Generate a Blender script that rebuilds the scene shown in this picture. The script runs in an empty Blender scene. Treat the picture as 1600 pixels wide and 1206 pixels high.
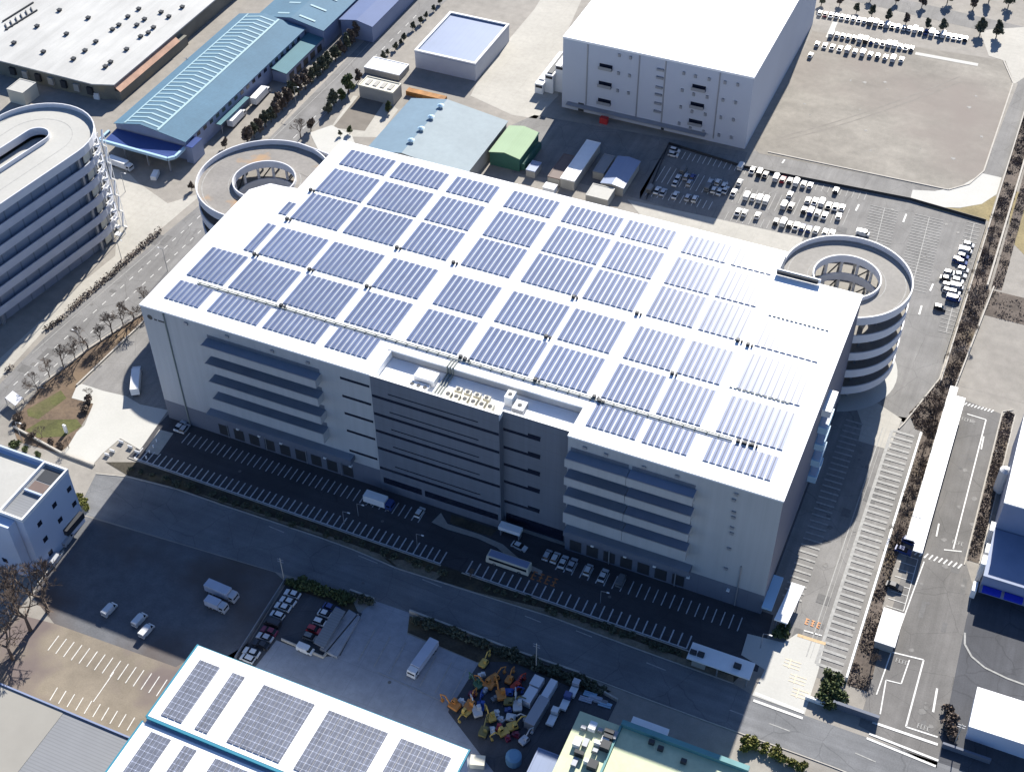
import bpy, math, random
from mathutils import Vector, Matrix
random.seed(7)
SC = bpy.context.scene
COL = SC.collection
PI = math.pi

# ------------------------------------------------------------------ camera model (metres, x along the long facade, y away)
F_PX = 2130.31; YAW = 0.41694135; PITCH = 0.77142333; ROLL = -0.00977942
CAM = Vector((145.4016037, -152.70068442, 201.21647578)) * 1.4
_r = Vector((math.cos(YAW), math.sin(YAW), 0)); _h = Vector((-math.sin(YAW), math.cos(YAW), 0))
FW = _h * math.cos(PITCH) + Vector((0, 0, -math.sin(PITCH))); _u = _h * math.sin(PITCH) + Vector((0, 0, math.cos(PITCH)))
RT = _r * math.cos(ROLL) + _u * math.sin(ROLL); UP = -_r * math.sin(ROLL) + _u * math.cos(ROLL)

def ray(px, py):
    return FW + RT * ((px - 800) / F_PX) - UP * ((py - 603) / F_PX)
def g(px, py, z=0.0):
    """survey point: where the sight line through a photo pixel meets the level z"""
    d = ray(px, py); t = (z - CAM.z) / d.z
    return CAM + d * t
def gx(px, py, x):
    d = ray(px, py); return CAM + d * ((x - CAM.x) / d.x)
def gy(px, py, y):
    d = ray(px, py); return CAM + d * ((y - CAM.y) / d.y)
def gp(pts, z=0.0):
    return [tuple(g(a, b, z)[:2]) for a, b in pts]

# ------------------------------------------------------------------ materials
MATS = {}
def M(name, col, rough=.75, noise=None, lines=(), metal=0., spec=.4, bump=0., stain=None, cracks=None):
    if name in MATS: return MATS[name]
    m = bpy.data.materials.new(name); m.use_nodes = True
    nt = m.node_tree; N = nt.nodes; Lk = nt.links
    b = N['Principled BSDF']
    b.inputs['Roughness'].default_value = rough; b.inputs['Metallic'].default_value = metal
    b.inputs['Specular IOR Level'].default_value = spec
    geo = N.new('ShaderNodeNewGeometry')
    cur = None
    rgb = N.new('ShaderNodeRGB'); rgb.outputs[0].default_value = (*col, 1); cur = rgb.outputs[0]
    def mulfac(cur, facsock):
        mx = N.new('ShaderNodeMix'); mx.data_type = 'RGBA'; mx.blend_type = 'MULTIPLY'
        mx.inputs[0].default_value = 1
        Lk.new(cur, mx.inputs[6]); Lk.new(facsock, mx.inputs[7]); return mx.outputs[2]
    ns = None
    for (sc, amt, stretch) in (noise or ()):
        mp = N.new('ShaderNodeMapping'); mp.inputs['Scale'].default_value = stretch
        Lk.new(geo.outputs['Position'], mp.inputs[0])
        nz = N.new('ShaderNodeTexNoise'); nz.inputs['Scale'].default_value = sc; nz.inputs['Detail'].default_value = 5
        nz.inputs['Roughness'].default_value = .6
        Lk.new(mp.outputs[0], nz.inputs['Vector'])
        mr = N.new('ShaderNodeMapRange'); mr.inputs[1].default_value = .3; mr.inputs[2].default_value = .7
        mr.inputs[3].default_value = 1 - amt; mr.inputs[4].default_value = 1 + amt
        Lk.new(nz.outputs[0], mr.inputs[0]); cur = mulfac(cur, mr.outputs[0]); ns = nz
    if stain:   # patches of a second colour
        sc, c2, lo, hi = stain
        nz = N.new('ShaderNodeTexNoise'); nz.inputs['Scale'].default_value = sc; nz.inputs['Detail'].default_value = 4
        Lk.new(geo.outputs['Position'], nz.inputs['Vector'])
        mr = N.new('ShaderNodeMapRange'); mr.inputs[1].default_value = lo; mr.inputs[2].default_value = hi
        Lk.new(nz.outputs[0], mr.inputs[0])
        mx = N.new('ShaderNodeMix'); mx.data_type = 'RGBA'
        Lk.new(mr.outputs[0], mx.inputs[0]); Lk.new(cur, mx.inputs[6]); mx.inputs[7].default_value = (*c2, 1); cur = mx.outputs[2]
    if cracks:   # thin dark joints and crack repairs
        nz = N.new('ShaderNodeTexNoise'); nz.inputs['Scale'].default_value = .3; Lk.new(geo.outputs['Position'], nz.inputs['Vector'])
        mv = N.new('ShaderNodeMix'); mv.data_type = 'RGBA'; mv.blend_type = 'ADD'; mv.inputs[0].default_value = 3.5; Lk.new(geo.outputs['Position'], mv.inputs[6]); Lk.new(nz.outputs[1], mv.inputs[7])
        vo = N.new('ShaderNodeTexVoronoi'); vo.feature = 'DISTANCE_TO_EDGE'; vo.inputs['Scale'].default_value = cracks[0]; Lk.new(mv.outputs[2], vo.inputs['Vector'])
        mr = N.new('ShaderNodeMapRange'); mr.inputs[1].default_value = 0; mr.inputs[2].default_value = cracks[1]; mr.inputs[3].default_value = cracks[2]; mr.inputs[4].default_value = 1
        Lk.new(vo.outputs['Distance'], mr.inputs[0]); cur = mulfac(cur, mr.outputs[0])
    if lines:
        sep = N.new('ShaderNodeSeparateXYZ'); Lk.new(geo.outputs['Position'], sep.inputs[0])
        for (ax, per, w, f) in lines:
            a = N.new('ShaderNodeMath'); a.operation = 'DIVIDE'; a.inputs[1].default_value = per
            Lk.new(sep.outputs['xyz'.index(ax)], a.inputs[0])
            fr = N.new('ShaderNodeMath'); fr.operation = 'FRACT'; Lk.new(a.outputs[0], fr.inputs[0])
            lt = N.new('ShaderNodeMath'); lt.operation = 'LESS_THAN'; lt.inputs[1].default_value = w; Lk.new(fr.outputs[0], lt.inputs[0])
            mr = N.new('ShaderNodeMapRange'); mr.inputs[3].default_value = 1; mr.inputs[4].default_value = f
            Lk.new(lt.outputs[0], mr.inputs[0]); cur = mulfac(cur, mr.outputs[0])
    Lk.new(cur, b.inputs['Base Color'])
    if bump and ns:
        bp = N.new('ShaderNodeBump'); bp.inputs['Strength'].default_value = bump; bp.inputs['Distance'].default_value = .2
        Lk.new(ns.outputs[0], bp.inputs['Height']); Lk.new(bp.outputs[0], b.inputs['Normal'])
    MATS[name] = m
    return m
O1 = (1, 1, 1)
def asphalt(name, c, stretch=(1, .15, 1)):
    st = tuple(.05 if q < 1 else 1 for q in stretch)
    return M(name, c, .9, [(.05, .16, O1), (.55, .13, st), (.16, .12, O1), (3., .12, O1)], bump=.1, cracks=(.085, .010, .72))
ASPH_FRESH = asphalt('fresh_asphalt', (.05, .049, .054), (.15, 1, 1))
ASPH_ROAD = asphalt('road_asphalt', (.18, .175, .168), (1, .1, 1))
ASPH_FRONT = asphalt('front_road_asphalt', (.15, .152, .155), (.1, 1, 1))
ASPH_LOT = asphalt('lot_asphalt', (.18, .173, .162), (1, .3, 1))
ASPH_LANE = asphalt('lane_asphalt', (.20, .192, .18), (1, .08, 1))
ASPH_YARD = asphalt('truck_yard_asphalt', (.14, .133, .124), (1, .08, 1))
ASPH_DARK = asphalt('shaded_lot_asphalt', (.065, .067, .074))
DIRT = M('dirt_lot', (.12, .123, .13), .95, [(.03, .15, O1), (.3, .15, O1), (2, .1, O1)], stain=(.028, (.095, .075, .065), .44, .62), bump=.2)
ASPH_TAN = M('tan_lot_surface', (.215, .182, .138), .95, [(.06, .16, O1), (.4, .1, O1), (3, .1, O1)], stain=(.05, (.15, .12, .11), .5, .62))
CONC_PAD = M('pale_concrete', (.37, .35, .305), .85, [(.06, .10, O1), (.6, .07, O1), (4, .06, O1)], lines=[('x', 6., .012, .85), ('y', 6., .012, .85)])
CONC_WHITE = M('new_white_concrete', (.45, .44, .40), .85, [(.1, .05, O1), (2, .04, O1)])
CONC_TAN = M('tan_pavement', (.25, .23, .20), .9, [(.03, .14, O1), (.3, .12, O1), (3, .08, O1)])
CONC_GREY = M('yard_concrete', (.26, .275, .30), .85, [(.08, .14, O1), (.5, .1, O1), (3, .06, O1)], lines=[('x', 7., .012, .8), ('y', 9., .01, .8)])
PATH = M('pavement_slabs', (.30, .275, .24), .9, [(.1, .1, O1), (1.2, .1, O1)])
SOIL = M('bare_soil', (.12, .085, .058), .95, [(.12, .3, O1), (1., .25, O1)], stain=(.07, (.17, .12, .075), .5, .65), bump=.3)
SAND = M('sandy_verge', (.19, .16, .115), .95, [(.2, .25, O1), (1.5, .2, O1)])
SOIL_DARK = M('dark_planting_soil', (.05, .043, .03), .95, [(.2, .35, O1), (1.5, .3, O1)], stain=(.12, (.11, .085, .045), .55, .68), bump=.3)
FIELD = M('gravel_field', (.235, .215, .182), .95, [(.02, .14, O1), (.07, .16, (1, 1.6, 1)), (.4, .10, O1), (2.5, .08, O1)], stain=(.018, (.215, .185, .16), .5, .7))
GRASS = M('dry_lawn', (.085, .088, .028), .95, [(.08, .35, O1), (1., .25, O1)], stain=(.06, (.12, .10, .05), .5, .62), bump=.4)
GRASS_DRY = M('yellow_dry_grass', (.235, .19, .095), .95, [(.1, .2, O1), (1.2, .2, O1)])
PAINT = M('white_road_paint', (.62, .61, .57), .7, [(1.2, .16, O1)])
PAINT_Y = M('yellow_road_paint', (.62, .42, .12), .7, [(1.2, .25, O1)])
PAINT_OD = M('worn_orange_paint', (.34, .13, .05), .85, [(.8, .35, O1)])
PAINT_O = M('orange_road_paint', (.62, .27, .10), .7, [(1.2, .25, O1)])
PAINT_DIM = M('dim_bay_paint', (.44, .445, .45), .85, [(.8, .25, O1)])
PAINT_FADE = M('faded_bay_paint', (.31, .305, .285), .8, [(1.0, .2, O1)])
KERB = M('kerb_concrete', (.40, .37, .32), .85, [(.8, .12, O1)])
WHITE_ROOF = M('white_roof_sheet', (.80, .80, .79), .55, [(.05, .02, O1), (.8, .02, O1)])
WALL_E = M('east_wall_shade_tone', (.085, .10, .15), .6, [(.04, .05, O1)], lines=[('y', 3.2, .012, .90)])  # pale wall's east face, with its shade darkened into the colour
WALL = M('pale_grey_wall_panel', (.37, .38, .39), .6, [(.04, .05, O1), (.7, .06, (1, 1, .04))], lines=[('x', 3.2, .012, .90)])
WALL_DARK = M('slate_blue_wall_panel', (.135, .15, .18), .6, [(.05, .06, O1), (.7, .08, (1, 1, .04))], lines=[('x', 3., .014, .85), ('z', 6.65, .03, .9)])
PLINTH = M('dark_base_wall', (.12, .135, .17), .7, [(.08, .1, O1)], lines=[('x', 6.4, .012, .8)])
BERTH_DECK = M('berth_deck_dark', (.215, .235, .27), .8, [(.2, .08, O1)])
BERTH_DECK2 = M('berth_deck_blue', (.225, .255, .32), .8, [(.2, .08, O1)])
SLIT = M('dark_slit_glass', (.012, .016, .03), .25)
GLASS = M('vehicle_glass', (.012, .015, .02), .15, spec=.22)
SOLAR = M('solar_cells', (.135, .17, .27), .26, [(.03, .10, O1), (.25, .12, O1)], spec=.24)
SOLAR_LINE = M('solar_busbar', (.06, .07, .12), .26, spec=.14)
SOLAR_EDGE = M('solar_edge', (.38, .42, .52), .4, spec=.1)
SOLAR_FRAME = M('solar_frame', (.30, .32, .36), .4, metal=.3)
SOLAR_GREY = M('grey_solar_cells', (.13, .14, .17), .35, [(.6, .2, O1)], lines=[('y', 1.6, .09, 2.2), ('x', 1.0, .12, 1.9)], spec=.5)
PIPE = M('grey_conduit', (.20, .22, .20), .6)
DARK = M('dark_metal', (.03, .033, .038), .6)
STEEL = M('grey_steel', (.30, .31, .33), .5, metal=.4)
WHITE = M('white_painted_metal', (.72, .72, .71), .5, [(.5, .04, O1)])
CREAM = M('cream_panel', (.55, .52, .42), .6)
DECK = M('ramp_deck_concrete', (.26, .245, .22), .9, [(.1, .1, O1), (1, .08, O1)])
DECK_L = M('ramp_deck_tan', (.225, .21, .19), .9, [(.08, .12, O1), (1, .1, O1)], stain=(.09, (.33, .22, .13), .62, .7))
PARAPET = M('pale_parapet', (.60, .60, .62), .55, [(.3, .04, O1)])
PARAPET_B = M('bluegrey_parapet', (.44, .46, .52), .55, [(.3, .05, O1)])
BLUE_ROOF = M('blue_metal_roof', (.07, .15, .215), .8, [(.06, .10, O1), (.8, .06, O1)], lines=[('y', .9, .10, .88)])
BLUE_ROOF2 = M('deep_blue_metal_roof', (.10, .14, .26), .8, [(.1, .06, O1)], lines=[('y', 1., .1, .88)])
TEAL_ROOF = M('teal_metal_roof', (.075, .175, .205), .8, [(.1, .08, O1)], lines=[('x', .8, .1, .88)])
SKYLIGHT = M('pale_skylight_strip', (.29, .42, .46), .7)
COBALT = M('cobalt_canopy', (.026, .055, .19), .45, [(.3, .06, O1)])
PALE_BLUE = M('pale_blue_fascia', (.34, .50, .62), .5)
GREY_SHED = M('bluegrey_shed_roof', (.15, .225, .285), .85, [(.05, .08, O1), (.5, .05, O1)], lines=[('y', .8, .10, .93)])
GREY_SHED2 = M('silver_shed_roof', (.235, .285, .305), .75, [(.05, .07, O1), (.5, .05, O1)], lines=[('y', .8, .10, .93)])
MID_ROOF = M('lilac_grey_roof', (.20, .245, .35), .5, [(.08, .06, O1)], lines=[('x', 2.2, .06, .92)])
GREEN_ROOF = M('pale_green_roof', (.31, .41, .26), .95, [(.1, .06, O1)], lines=[('x', .9, .1, .94)])
MID_WALL = M('pale_blue_grey_wall', (.40, .42, .47), .7, [(.2, .05, O1)])
GREEN_WALL = M('dark_green_wall', (.035, .11, .085), .7, [(.3, .1, O1)])
BROWN_ROOF = M('brown_metal_roof', (.14, .10, .085), .7, [(.2, .15, O1)])
RUST = M('rusty_orange_rack', (.30, .14, .04), .8, [(.4, .4, O1)])
FACT_ROOF = M('bright_factory_roof', (.42, .415, .39), .8, [(.04, .10, O1), (.25, .10, (1, .15, 1)), (2, .05, O1)], lines=[('x', 7.5, .02, .86)])
FACT_WALL = M('grey_brown_factory_wall', (.17, .165, .135), .8, [(.15, .15, O1)], stain=(.1, (.24, .21, .14), .58, .68))
BEIGE_WALL = M('beige_wall', (.34, .325, .29), .75, [(.2, .06, O1)])
LB_WALL = M('white_office_wall', (.47, .53, .64), .6, [(.1, .03, O1)])
PALE_FLAT = M('pale_flat_roof', (.40, .39, .355), .8, [(.1, .05, O1), (1, .04, O1)])
GREY_FLAT = M('grey_corrugated_roof', (.21, .215, .22), .6, [(.1, .06, O1)], lines=[('y', .8, .3, .86)])
TEAL_EDGE = M('teal_roof_edge', (.03, .20, .28), .5)
LIME_ROOF = M('lime_white_roof', (.50, .54, .35), .7, [(.12, .10, O1), (1, .06, O1)])
TEAL_PARAPET = M('teal_parapet', (.10, .25, .25), .6, [(.3, .1, O1)])
R_WALL = M('blue_grey_plant_wall', (.21, .25, .36), .6, [(.15, .05, O1)])
AWNING = M('royal_blue_awning', (.012, .03, .45), .5)
BARK = M('bark', (.085, .066, .052), .95, [(2, .2, O1)])
LEAF_D = M('dark_evergreen_leaf', (.09, .097, .062), .9, [(1.2, .4, O1)])
LEAF_B = M('brown_winter_leaf', (.13, .10, .078), .9, [(1.2, .4, O1)])
LEAF_G = M('green_leaf', (.075, .095, .035), .9, [(1.2, .4, O1)])
LEAF_Y = M('yellow_green_leaf', (.13, .13, .03), .9, [(1., .35, O1)])
TWIG = M('bare_twig', (.125, .095, .075), .95)
BRUSH = M('dry_brush', (.165, .13, .107), .95, [(.12, .45, O1), (1.2, .35, O1)], stain=(.06, (.085, .07, .062), .48, .66))
BRUSH_BASE = M('brush_ground', (.105, .084, .068), .95, [(.12, .4, O1), (1.2, .3, O1)], stain=(.05, (.12, .09, .05), .55, .7))
TYRE = M('tyre_rubber', (.02, .02, .02), .9)
CARC = {}
def carpaint(name, c):
    if name not in CARC: CARC[name] = M('car_paint_' + name, c, .3, spec=.6)
    return CARC[name]
CARCOL = dict(white=(.60, .60, .59), silver=(.42, .43, .45), black=(.02, .02, .024), blue=(.03, .06, .2), red=(.36, .02, .03),
              grey=(.14, .145, .15), maroon=(.16, .015, .04))

# ------------------------------------------------------------------ mesh building
class MB:
    def __init__(s): s.v = []; s.f = []; s.m = []
    def face(s, pts, m=0):
        n = len(s.v); s.v += [tuple(p) for p in pts]; s.f.append(tuple(range(n, n + len(pts)))); s.m.append(m)
    def box(s, x0, x1, y0, y1, z0, z1, m=0, mt=None, my=None):
        n = len(s.v)
        s.v += [(x0, y0, z0), (x1, y0, z0), (x1, y1, z0), (x0, y1, z0), (x0, y0, z1), (x1, y0, z1), (x1, y1, z1), (x0, y1, z1)]
        mt = m if mt is None else mt; my = m if my is None else my
        for q, k in (((3, 2, 1, 0), m), ((4, 5, 6, 7), mt), ((0, 1, 5, 4), my), ((1, 2, 6, 5), m), ((2, 3, 7, 6), m), ((3, 0, 4, 7), m)):
            s.f.append(tuple(n + i for i in q)); s.m.append(k)
        return s
    def obox(s, c, lx, ly, z0, z1, rot=0, m=0, mt=None):
        """box of size lx, ly centred on c and turned about z"""
        ca, sa = math.cos(rot), math.sin(rot)
        P = [(c[0] + a * ca - b * sa, c[1] + a * sa + b * ca) for a, b in ((-lx / 2, -ly / 2), (lx / 2, -ly / 2), (lx / 2, ly / 2), (-lx / 2, ly / 2))]
        return s.prism(P, z0, z1, m, mt)
    def prism(s, poly, z0, z1, m=0, mt=None, cap=True, bottom=True):
        a = sum(poly[i][0] * poly[(i + 1) % len(poly)][1] - poly[(i + 1) % len(poly)][0] * poly[i][1] for i in range(len(poly)))
        if a < 0: poly = poly[::-1]
        k = len(poly); n = len(s.v); mt = m if mt is None else mt
        s.v += [(x, y, z0) for x, y in poly] + [(x, y, z1) for x, y in poly]
        for i in range(k):
            j = (i + 1) % k; s.f.append((n + i, n + j, n + k + j, n + k + i)); s.m.append(m)
        if cap: s.f.append(tuple(n + k + i for i in range(k))); s.m.append(mt)
        if bottom: s.f.append(tuple(n + i for i in reversed(range(k)))); s.m.append(m)
        return s
    def sheet(s, poly, z, m=0):
        a = sum(poly[i][0] * poly[(i + 1) % len(poly)][1] - poly[(i + 1) % len(poly)][0] * poly[i][1] for i in range(len(poly)))
        if a < 0: poly = poly[::-1]
        s.face([(x, y, z) for x, y in poly], m); return s
    def ribbon(s, pts, w, z, m=0):
        """flat stripe of width w along a polyline"""
        for (x0, y0), (x1, y1) in zip(pts, pts[1:]):
            d = math.hypot(x1 - x0, y1 - y0) or 1; nx, ny = -(y1 - y0) / d * w / 2, (x1 - x0) / d * w / 2
            s.face([(x0 - nx, y0 - ny, z), (x1 - nx, y1 - ny, z), (x1 + nx, y1 + ny, z), (x0 + nx, y0 + ny, z)], m)
        return s
    def wallstrip(s, pts, w, z0, z1, m=0):
        for (x0, y0), (x1, y1) in zip(pts, pts[1:]):
            d = math.hypot(x1 - x0, y1 - y0) or 1; nx, ny = -(y1 - y0) / d * w / 2, (x1 - x0) / d * w / 2
            s.prism([(x0 - nx, y0 - ny), (x1 - nx, y1 - ny), (x1 + nx, y1 + ny), (x0 + nx, y0 + ny)], z0, z1, m)
        return s
    def cyl(s, c, r, z0, z1, n=10, m=0, r1=None):
        r1 = r if r1 is None else r1; b = len(s.v)
        s.v += [(c[0] + r * math.cos(2 * PI * i / n), c[1] + r * math.sin(2 * PI * i / n), z0) for i in range(n)]
        s.v += [(c[0] + r1 * math.cos(2 * PI * i / n), c[1] + r1 * math.sin(2 * PI * i / n), z1) for i in range(n)]
        for i in range(n):
            j = (i + 1) % n; s.f.append((b + i, b + j, b + n + j, b + n + i)); s.m.append(m)
        s.f.append(tuple(b + n + i for i in range(n))); s.m.append(m)
        s.f.append(tuple(b + i for i in reversed(range(n)))); s.m.append(m); return s
    def tube(s, p, q, r, n=6, m=0, r1=None):
        p = Vector(p); q = Vector(q); d = (q - p); r1 = r if r1 is None else r1
        if d.length < 1e-6: return s
        d.normalize(); a = d.orthogonal().normalized(); b_ = d.cross(a); b = len(s.v)
        for c, rr in ((p, r), (q, r1)):
            s.v += [tuple(c + a * rr * math.cos(2 * PI * i / n) + b_ * rr * math.sin(2 * PI * i / n)) for i in range(n)]
        for i in range(n):
            j = (i + 1) % n; s.f.append((b + i, b + j, b + n + j, b + n + i)); s.m.append(m)
        s.f.append(tuple(b + n + i for i in range(n))); s.m.append(m)
        s.f.append(tuple(b + i for i in reversed(range(n)))); s.m.append(m); return s
    def ring(s, c, ri, ro, z0, z1, n=64, m=0, mt=None, a0=0., a1=2 * PI):
        mt = m if mt is None else mt; full = abs(a1 - a0 - 2 * PI) < 1e-4
        k = n + 1; b = len(s.v)
        for i in range(k):
            a = a0 + (a1 - a0) * i / n; ca, sa = math.cos(a), math.sin(a)
            s.v += [(c[0] + ri * ca, c[1] + ri * sa, z0), (c[0] + ro * ca, c[1] + ro * sa, z0), (c[0] + ro * ca, c[1] + ro * sa, z1), (c[0] + ri * ca, c[1] + ri * sa, z1)]
        for i in range(n):
            p, q = b + 4 * i, b + 4 * i + 4
            s.f += [(p + 1, q + 1, q + 2, p + 2), (p + 2, q + 2, q + 3, p + 3), (p + 3, q + 3, q, p), (p, q, q + 1, p + 1)]; s.m += [m, mt, m, m]
        if not full:
            s.f += [(b, b + 1, b + 2, b + 3), tuple(b + 4 * n + i for i in (3, 2, 1, 0))]; s.m += [m, m]
        return s
    def loft(s, path_in, path_out, z0, z1, m=0, mt=None):
        """closed wall between two concentric closed outlines"""
        mt = m if mt is None else mt; k = len(path_in); b = len(s.v)
        for (a, c) in zip(path_in, path_out):
            s.v += [(a[0], a[1], z0), (c[0], c[1], z0), (c[0], c[1], z1), (a[0], a[1], z1)]
        for i in range(k):
            p, q = b + 4 * i, b + 4 * ((i + 1) % k)
            s.f += [(p + 1, q + 1, q + 2, p + 2), (p + 2, q + 2, q + 3, p + 3), (p + 3, q + 3, q, p), (p, q, q + 1, p + 1)]; s.m += [m, mt, m, m]
        return s
    def mesh(s, name, mats, off=(0, 0, 0)):
        me = bpy.data.meshes.new(name)
        ox, oy, oz = off
        me.from_pydata([(x - ox, y - oy, z - oz) for x, y, z in s.v], [], s.f)
        for m in (mats if isinstance(mats, (list, tuple)) else [mats]): me.materials.append(m)
        if any(s.m): me.polygons.foreach_set('material_index', s.m)
        me.update(); return me
    def build(s, name, mats, parent=None, label=None, cat=None, kind=None, group=None):
        """one mesh object; world coordinates are kept, the origin goes to the base (or to the parent's)"""
        if parent is not None: off = tuple(wloc(parent))
        else:
            xs = [p[0] for p in s.v]; ys = [p[1] for p in s.v]; zs = [p[2] for p in s.v]
            off = ((min(xs) + max(xs)) / 2, (min(ys) + max(ys)) / 2, min(zs))
        o = bpy.data.objects.new(name, s.mesh(name, mats, off)); COL.objects.link(o)
        if parent is not None: o.parent = parent
        else: o.location = off
        tag(o, label, cat, kind, group); return o
def wloc(o):
    p = Vector(o.location)
    while o.parent: o = o.parent; p = p + Vector(o.location)
    return p
def tag(o, label=None, cat=None, kind=None, group=None):
    if label: o['label'] = label
    if cat: o['category'] = cat
    if kind: o['kind'] = kind
    if group: o['group'] = group
    return o
def thing(name, label, cat, loc=(0, 0, 0), group=None, rot=0.):
    o = bpy.data.objects.new(name, None); COL.objects.link(o); o.location = loc; o.rotation_euler.z = rot
    o.empty_display_size = .5
    return tag(o, label, cat, None, group)
def child(name, me, parent, loc=(0, 0, 0), rot=(0, 0, 0), label=None):
    o = bpy.data.objects.new(name, me); COL.objects.link(o); o.parent = parent; o.location = loc; o.rotation_euler = rot
    if label: o['label'] = label
    return o
def copy_tree(o, parent=None):
    c = o.copy(); COL.objects.link(c)
    if parent is not None: c.parent = parent
    for ch in list(o.children): copy_tree(ch, c)
    return c
ORD = ['first', 'second', 'third', 'fourth', 'fifth', 'sixth', 'seventh', 'eighth', 'ninth', 'tenth', 'eleventh', 'twelfth', 'thirteenth', 'fourteenth',
       'fifteenth', 'sixteenth', 'seventeenth', 'eighteenth', 'nineteenth', 'twentieth', 'twenty-first', 'twenty-second', 'twenty-third', 'twenty-fourth',
       'twenty-fifth', 'twenty-sixth', 'twenty-seventh', 'twenty-eighth', 'twenty-ninth', 'thirtieth']
def structure(name, mb, mats):
    return mb.build(name, mats, kind='structure')
def poly(name, px, lev, mat):
    """flat ground sheet; lev counts 2 cm layers"""
    return structure(name, MB().sheet(gp(px), lev * .02), mat)
def polyw(name, pts, lev, mat):
    return structure(name, MB().sheet(pts, lev * .02), mat)
# ================================================================== GROUND
structure('ground', MB().sheet([(-900, -500), (1000, -500), (1000, 1500), (-900, 1500)], 0), CONC_TAN)
poly('main_road', [(-60, 665), (0, 600), (70, 527), (160, 447), (250, 372), (330, 306), (425, 212), (520, 115), (625, 8), (720, -90),
                   (800, -90), (690, 8), (600, 85), (560, 125), (500, 190), (440, 245), (340, 345), (225, 488), (140, 542), (62, 602), (0, 652), (-60, 700)], 2, ASPH_ROAD)
poly('pavement', [(-20, 600), (0, 560), (130, 440), (180, 400), (185, 310), (172, 240), (215, 285), (262, 318), (320, 300), (255, 355), (70, 515), (0, 592)], 1, CONC_PAD)
poly('pavement_strip', [(400, 216), (640, -10), (660, -10), (425, 214)], 1, PATH)
poly('planting_bed', [(62, 602), (140, 542), (225, 488), (232, 498), (125, 598), (105, 625)], 1, SOIL)
poly('garden_ground', [(18, 662), (62, 606), (105, 610), (125, 600), (146, 628), (143, 640), (108, 695), (92, 708), (28, 690)], 2, SOIL)
poly('garden_lawn', [(42, 640), (95, 610), (104, 622), (60, 655), (44, 650)], 3, GRASS)
poly('garden_lawn', [(40, 672), (66, 656), (120, 655), (128, 666), (100, 682), (60, 684)], 3, GRASS)
poly('service_lane', [(125, 603), (228, 500), (300, 420), (330, 400), (300, 560), (270, 660), (205, 642), (150, 618)], 1, ASPH_LANE)
poly('entrance_pad', [(120, 603), (128, 600), (162, 611), (197, 619), (219, 632), (263, 641), (259, 646), (219, 703), (188, 685), (160, 709), (146, 725), (100, 708), (120, 675), (132, 665), (146, 631), (112, 622)], 4, CONC_WHITE)
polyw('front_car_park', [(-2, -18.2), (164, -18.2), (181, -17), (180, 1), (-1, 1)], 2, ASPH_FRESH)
poly('concrete_patch', [(249, 671), (271, 677), (247, 711), (227, 705)], 3, CONC_PAD)
polyw('east_lane', [(170, -12), (201.6, -13), (201.6, 80), (198, 84), (176, 80)], 1, ASPH_LANE)
poly('east_entrance_pad', [(1245, 990), (1289, 1004), (1278, 1050), (1257, 1116), (1175, 1086), (1195, 1046), (1158, 1023), (1168, 990), (1224, 1004)], 5, CONC_WHITE)
poly('lane_pad', [(1325, 600), (1379, 635), (1409, 655), (1389, 703), (1341, 689), (1347, 663)], 3, CONC_PAD)
ROAD_UP = [(150, 740), (200, 745), (275, 764), (350, 790), (440, 820), (500, 840), (550, 858), (620, 888), (760, 932), (865, 965), (990, 1012), (1146, 1068), (1175, 1085), (1260, 1118), (1330, 1143), (1470, 1192), (1640, 1250)]
ROAD_LO = [(120, 800), (430, 893), (547, 926), (585, 938), (640, 957), (725, 988), (800, 1017), (907, 1053), (1000, 1088), (1100, 1125), (1206, 1163), (1296, 1196), (1420, 1245), (1560, 1300)]
poly('front_road', ROAD_UP + ROAD_LO[::-1], 2, ASPH_FRONT)
poly('planting_strip', [(165, 722), (215, 722), (700, 886), (740, 900), (1080, 1020), (1160, 1052), (1146, 1066), (990, 1010), (865, 963), (760, 930), (620, 886), (550, 856), (500, 838), (440, 818), (350, 788), (275, 762), (200, 743)], 3, SOIL_DARK)
poly('dirt_lot', [(118, 802), (430, 894), (445, 908), (385, 1012), (370, 1030), (300, 1026), (275, 1042), (85, 974), (50, 930), (100, 860)], 1, DIRT)
poly('tan_car_park', [(85, 974), (275, 1042), (300, 1026), (330, 1060), (200, 1160), (100, 1112), (-20, 1070), (-20, 990), (30, 960)], 2, ASPH_TAN)
poly('yard', [(585, 938), (640, 957), (636, 990), (748, 1036), (700, 1110), (770, 1140), (860, 1230), (640, 1230), (330, 1040), (420, 985), (500, 1026), (560, 960)], 1, CONC_GREY)
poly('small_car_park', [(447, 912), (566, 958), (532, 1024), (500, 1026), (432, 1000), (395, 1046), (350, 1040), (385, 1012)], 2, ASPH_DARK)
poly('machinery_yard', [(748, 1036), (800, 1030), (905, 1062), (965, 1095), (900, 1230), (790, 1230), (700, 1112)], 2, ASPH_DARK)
poly('verge', [(447, 908), (547, 930), (560, 958), (440, 912)], 4, SOIL_DARK)
poly('verge', [(640, 962), (725, 992), (800, 1021), (907, 1057), (955, 1080), (930, 1090), (800, 1034), (745, 1034), (637, 988)], 4, SOIL_DARK)
poly('field', [(1270, 49), (1570, 95), (1583, 130), (1537, 270), (1514, 288), (1482, 297), (1186, 240), (1178, 230)], 2, FIELD)
poly('perimeter_lane', [(1178, 236), (1482, 298), (1426, 314), (1160, 262)], 1, ASPH_LOT)
poly('perimeter_lane', [(1583, 92), (1640, 92), (1640, 120), (1565, 279), (1534, 273), (1590, 132)], 1, ASPH_LOT)
poly('curved_concrete_lane', [(1426, 297), (1460, 299), (1500, 292), (1522, 279), (1534, 271), (1565, 278), (1557, 304), (1534, 319), (1500, 325), (1460, 324), (1422, 313)], 3, CONC_WHITE)
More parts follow.
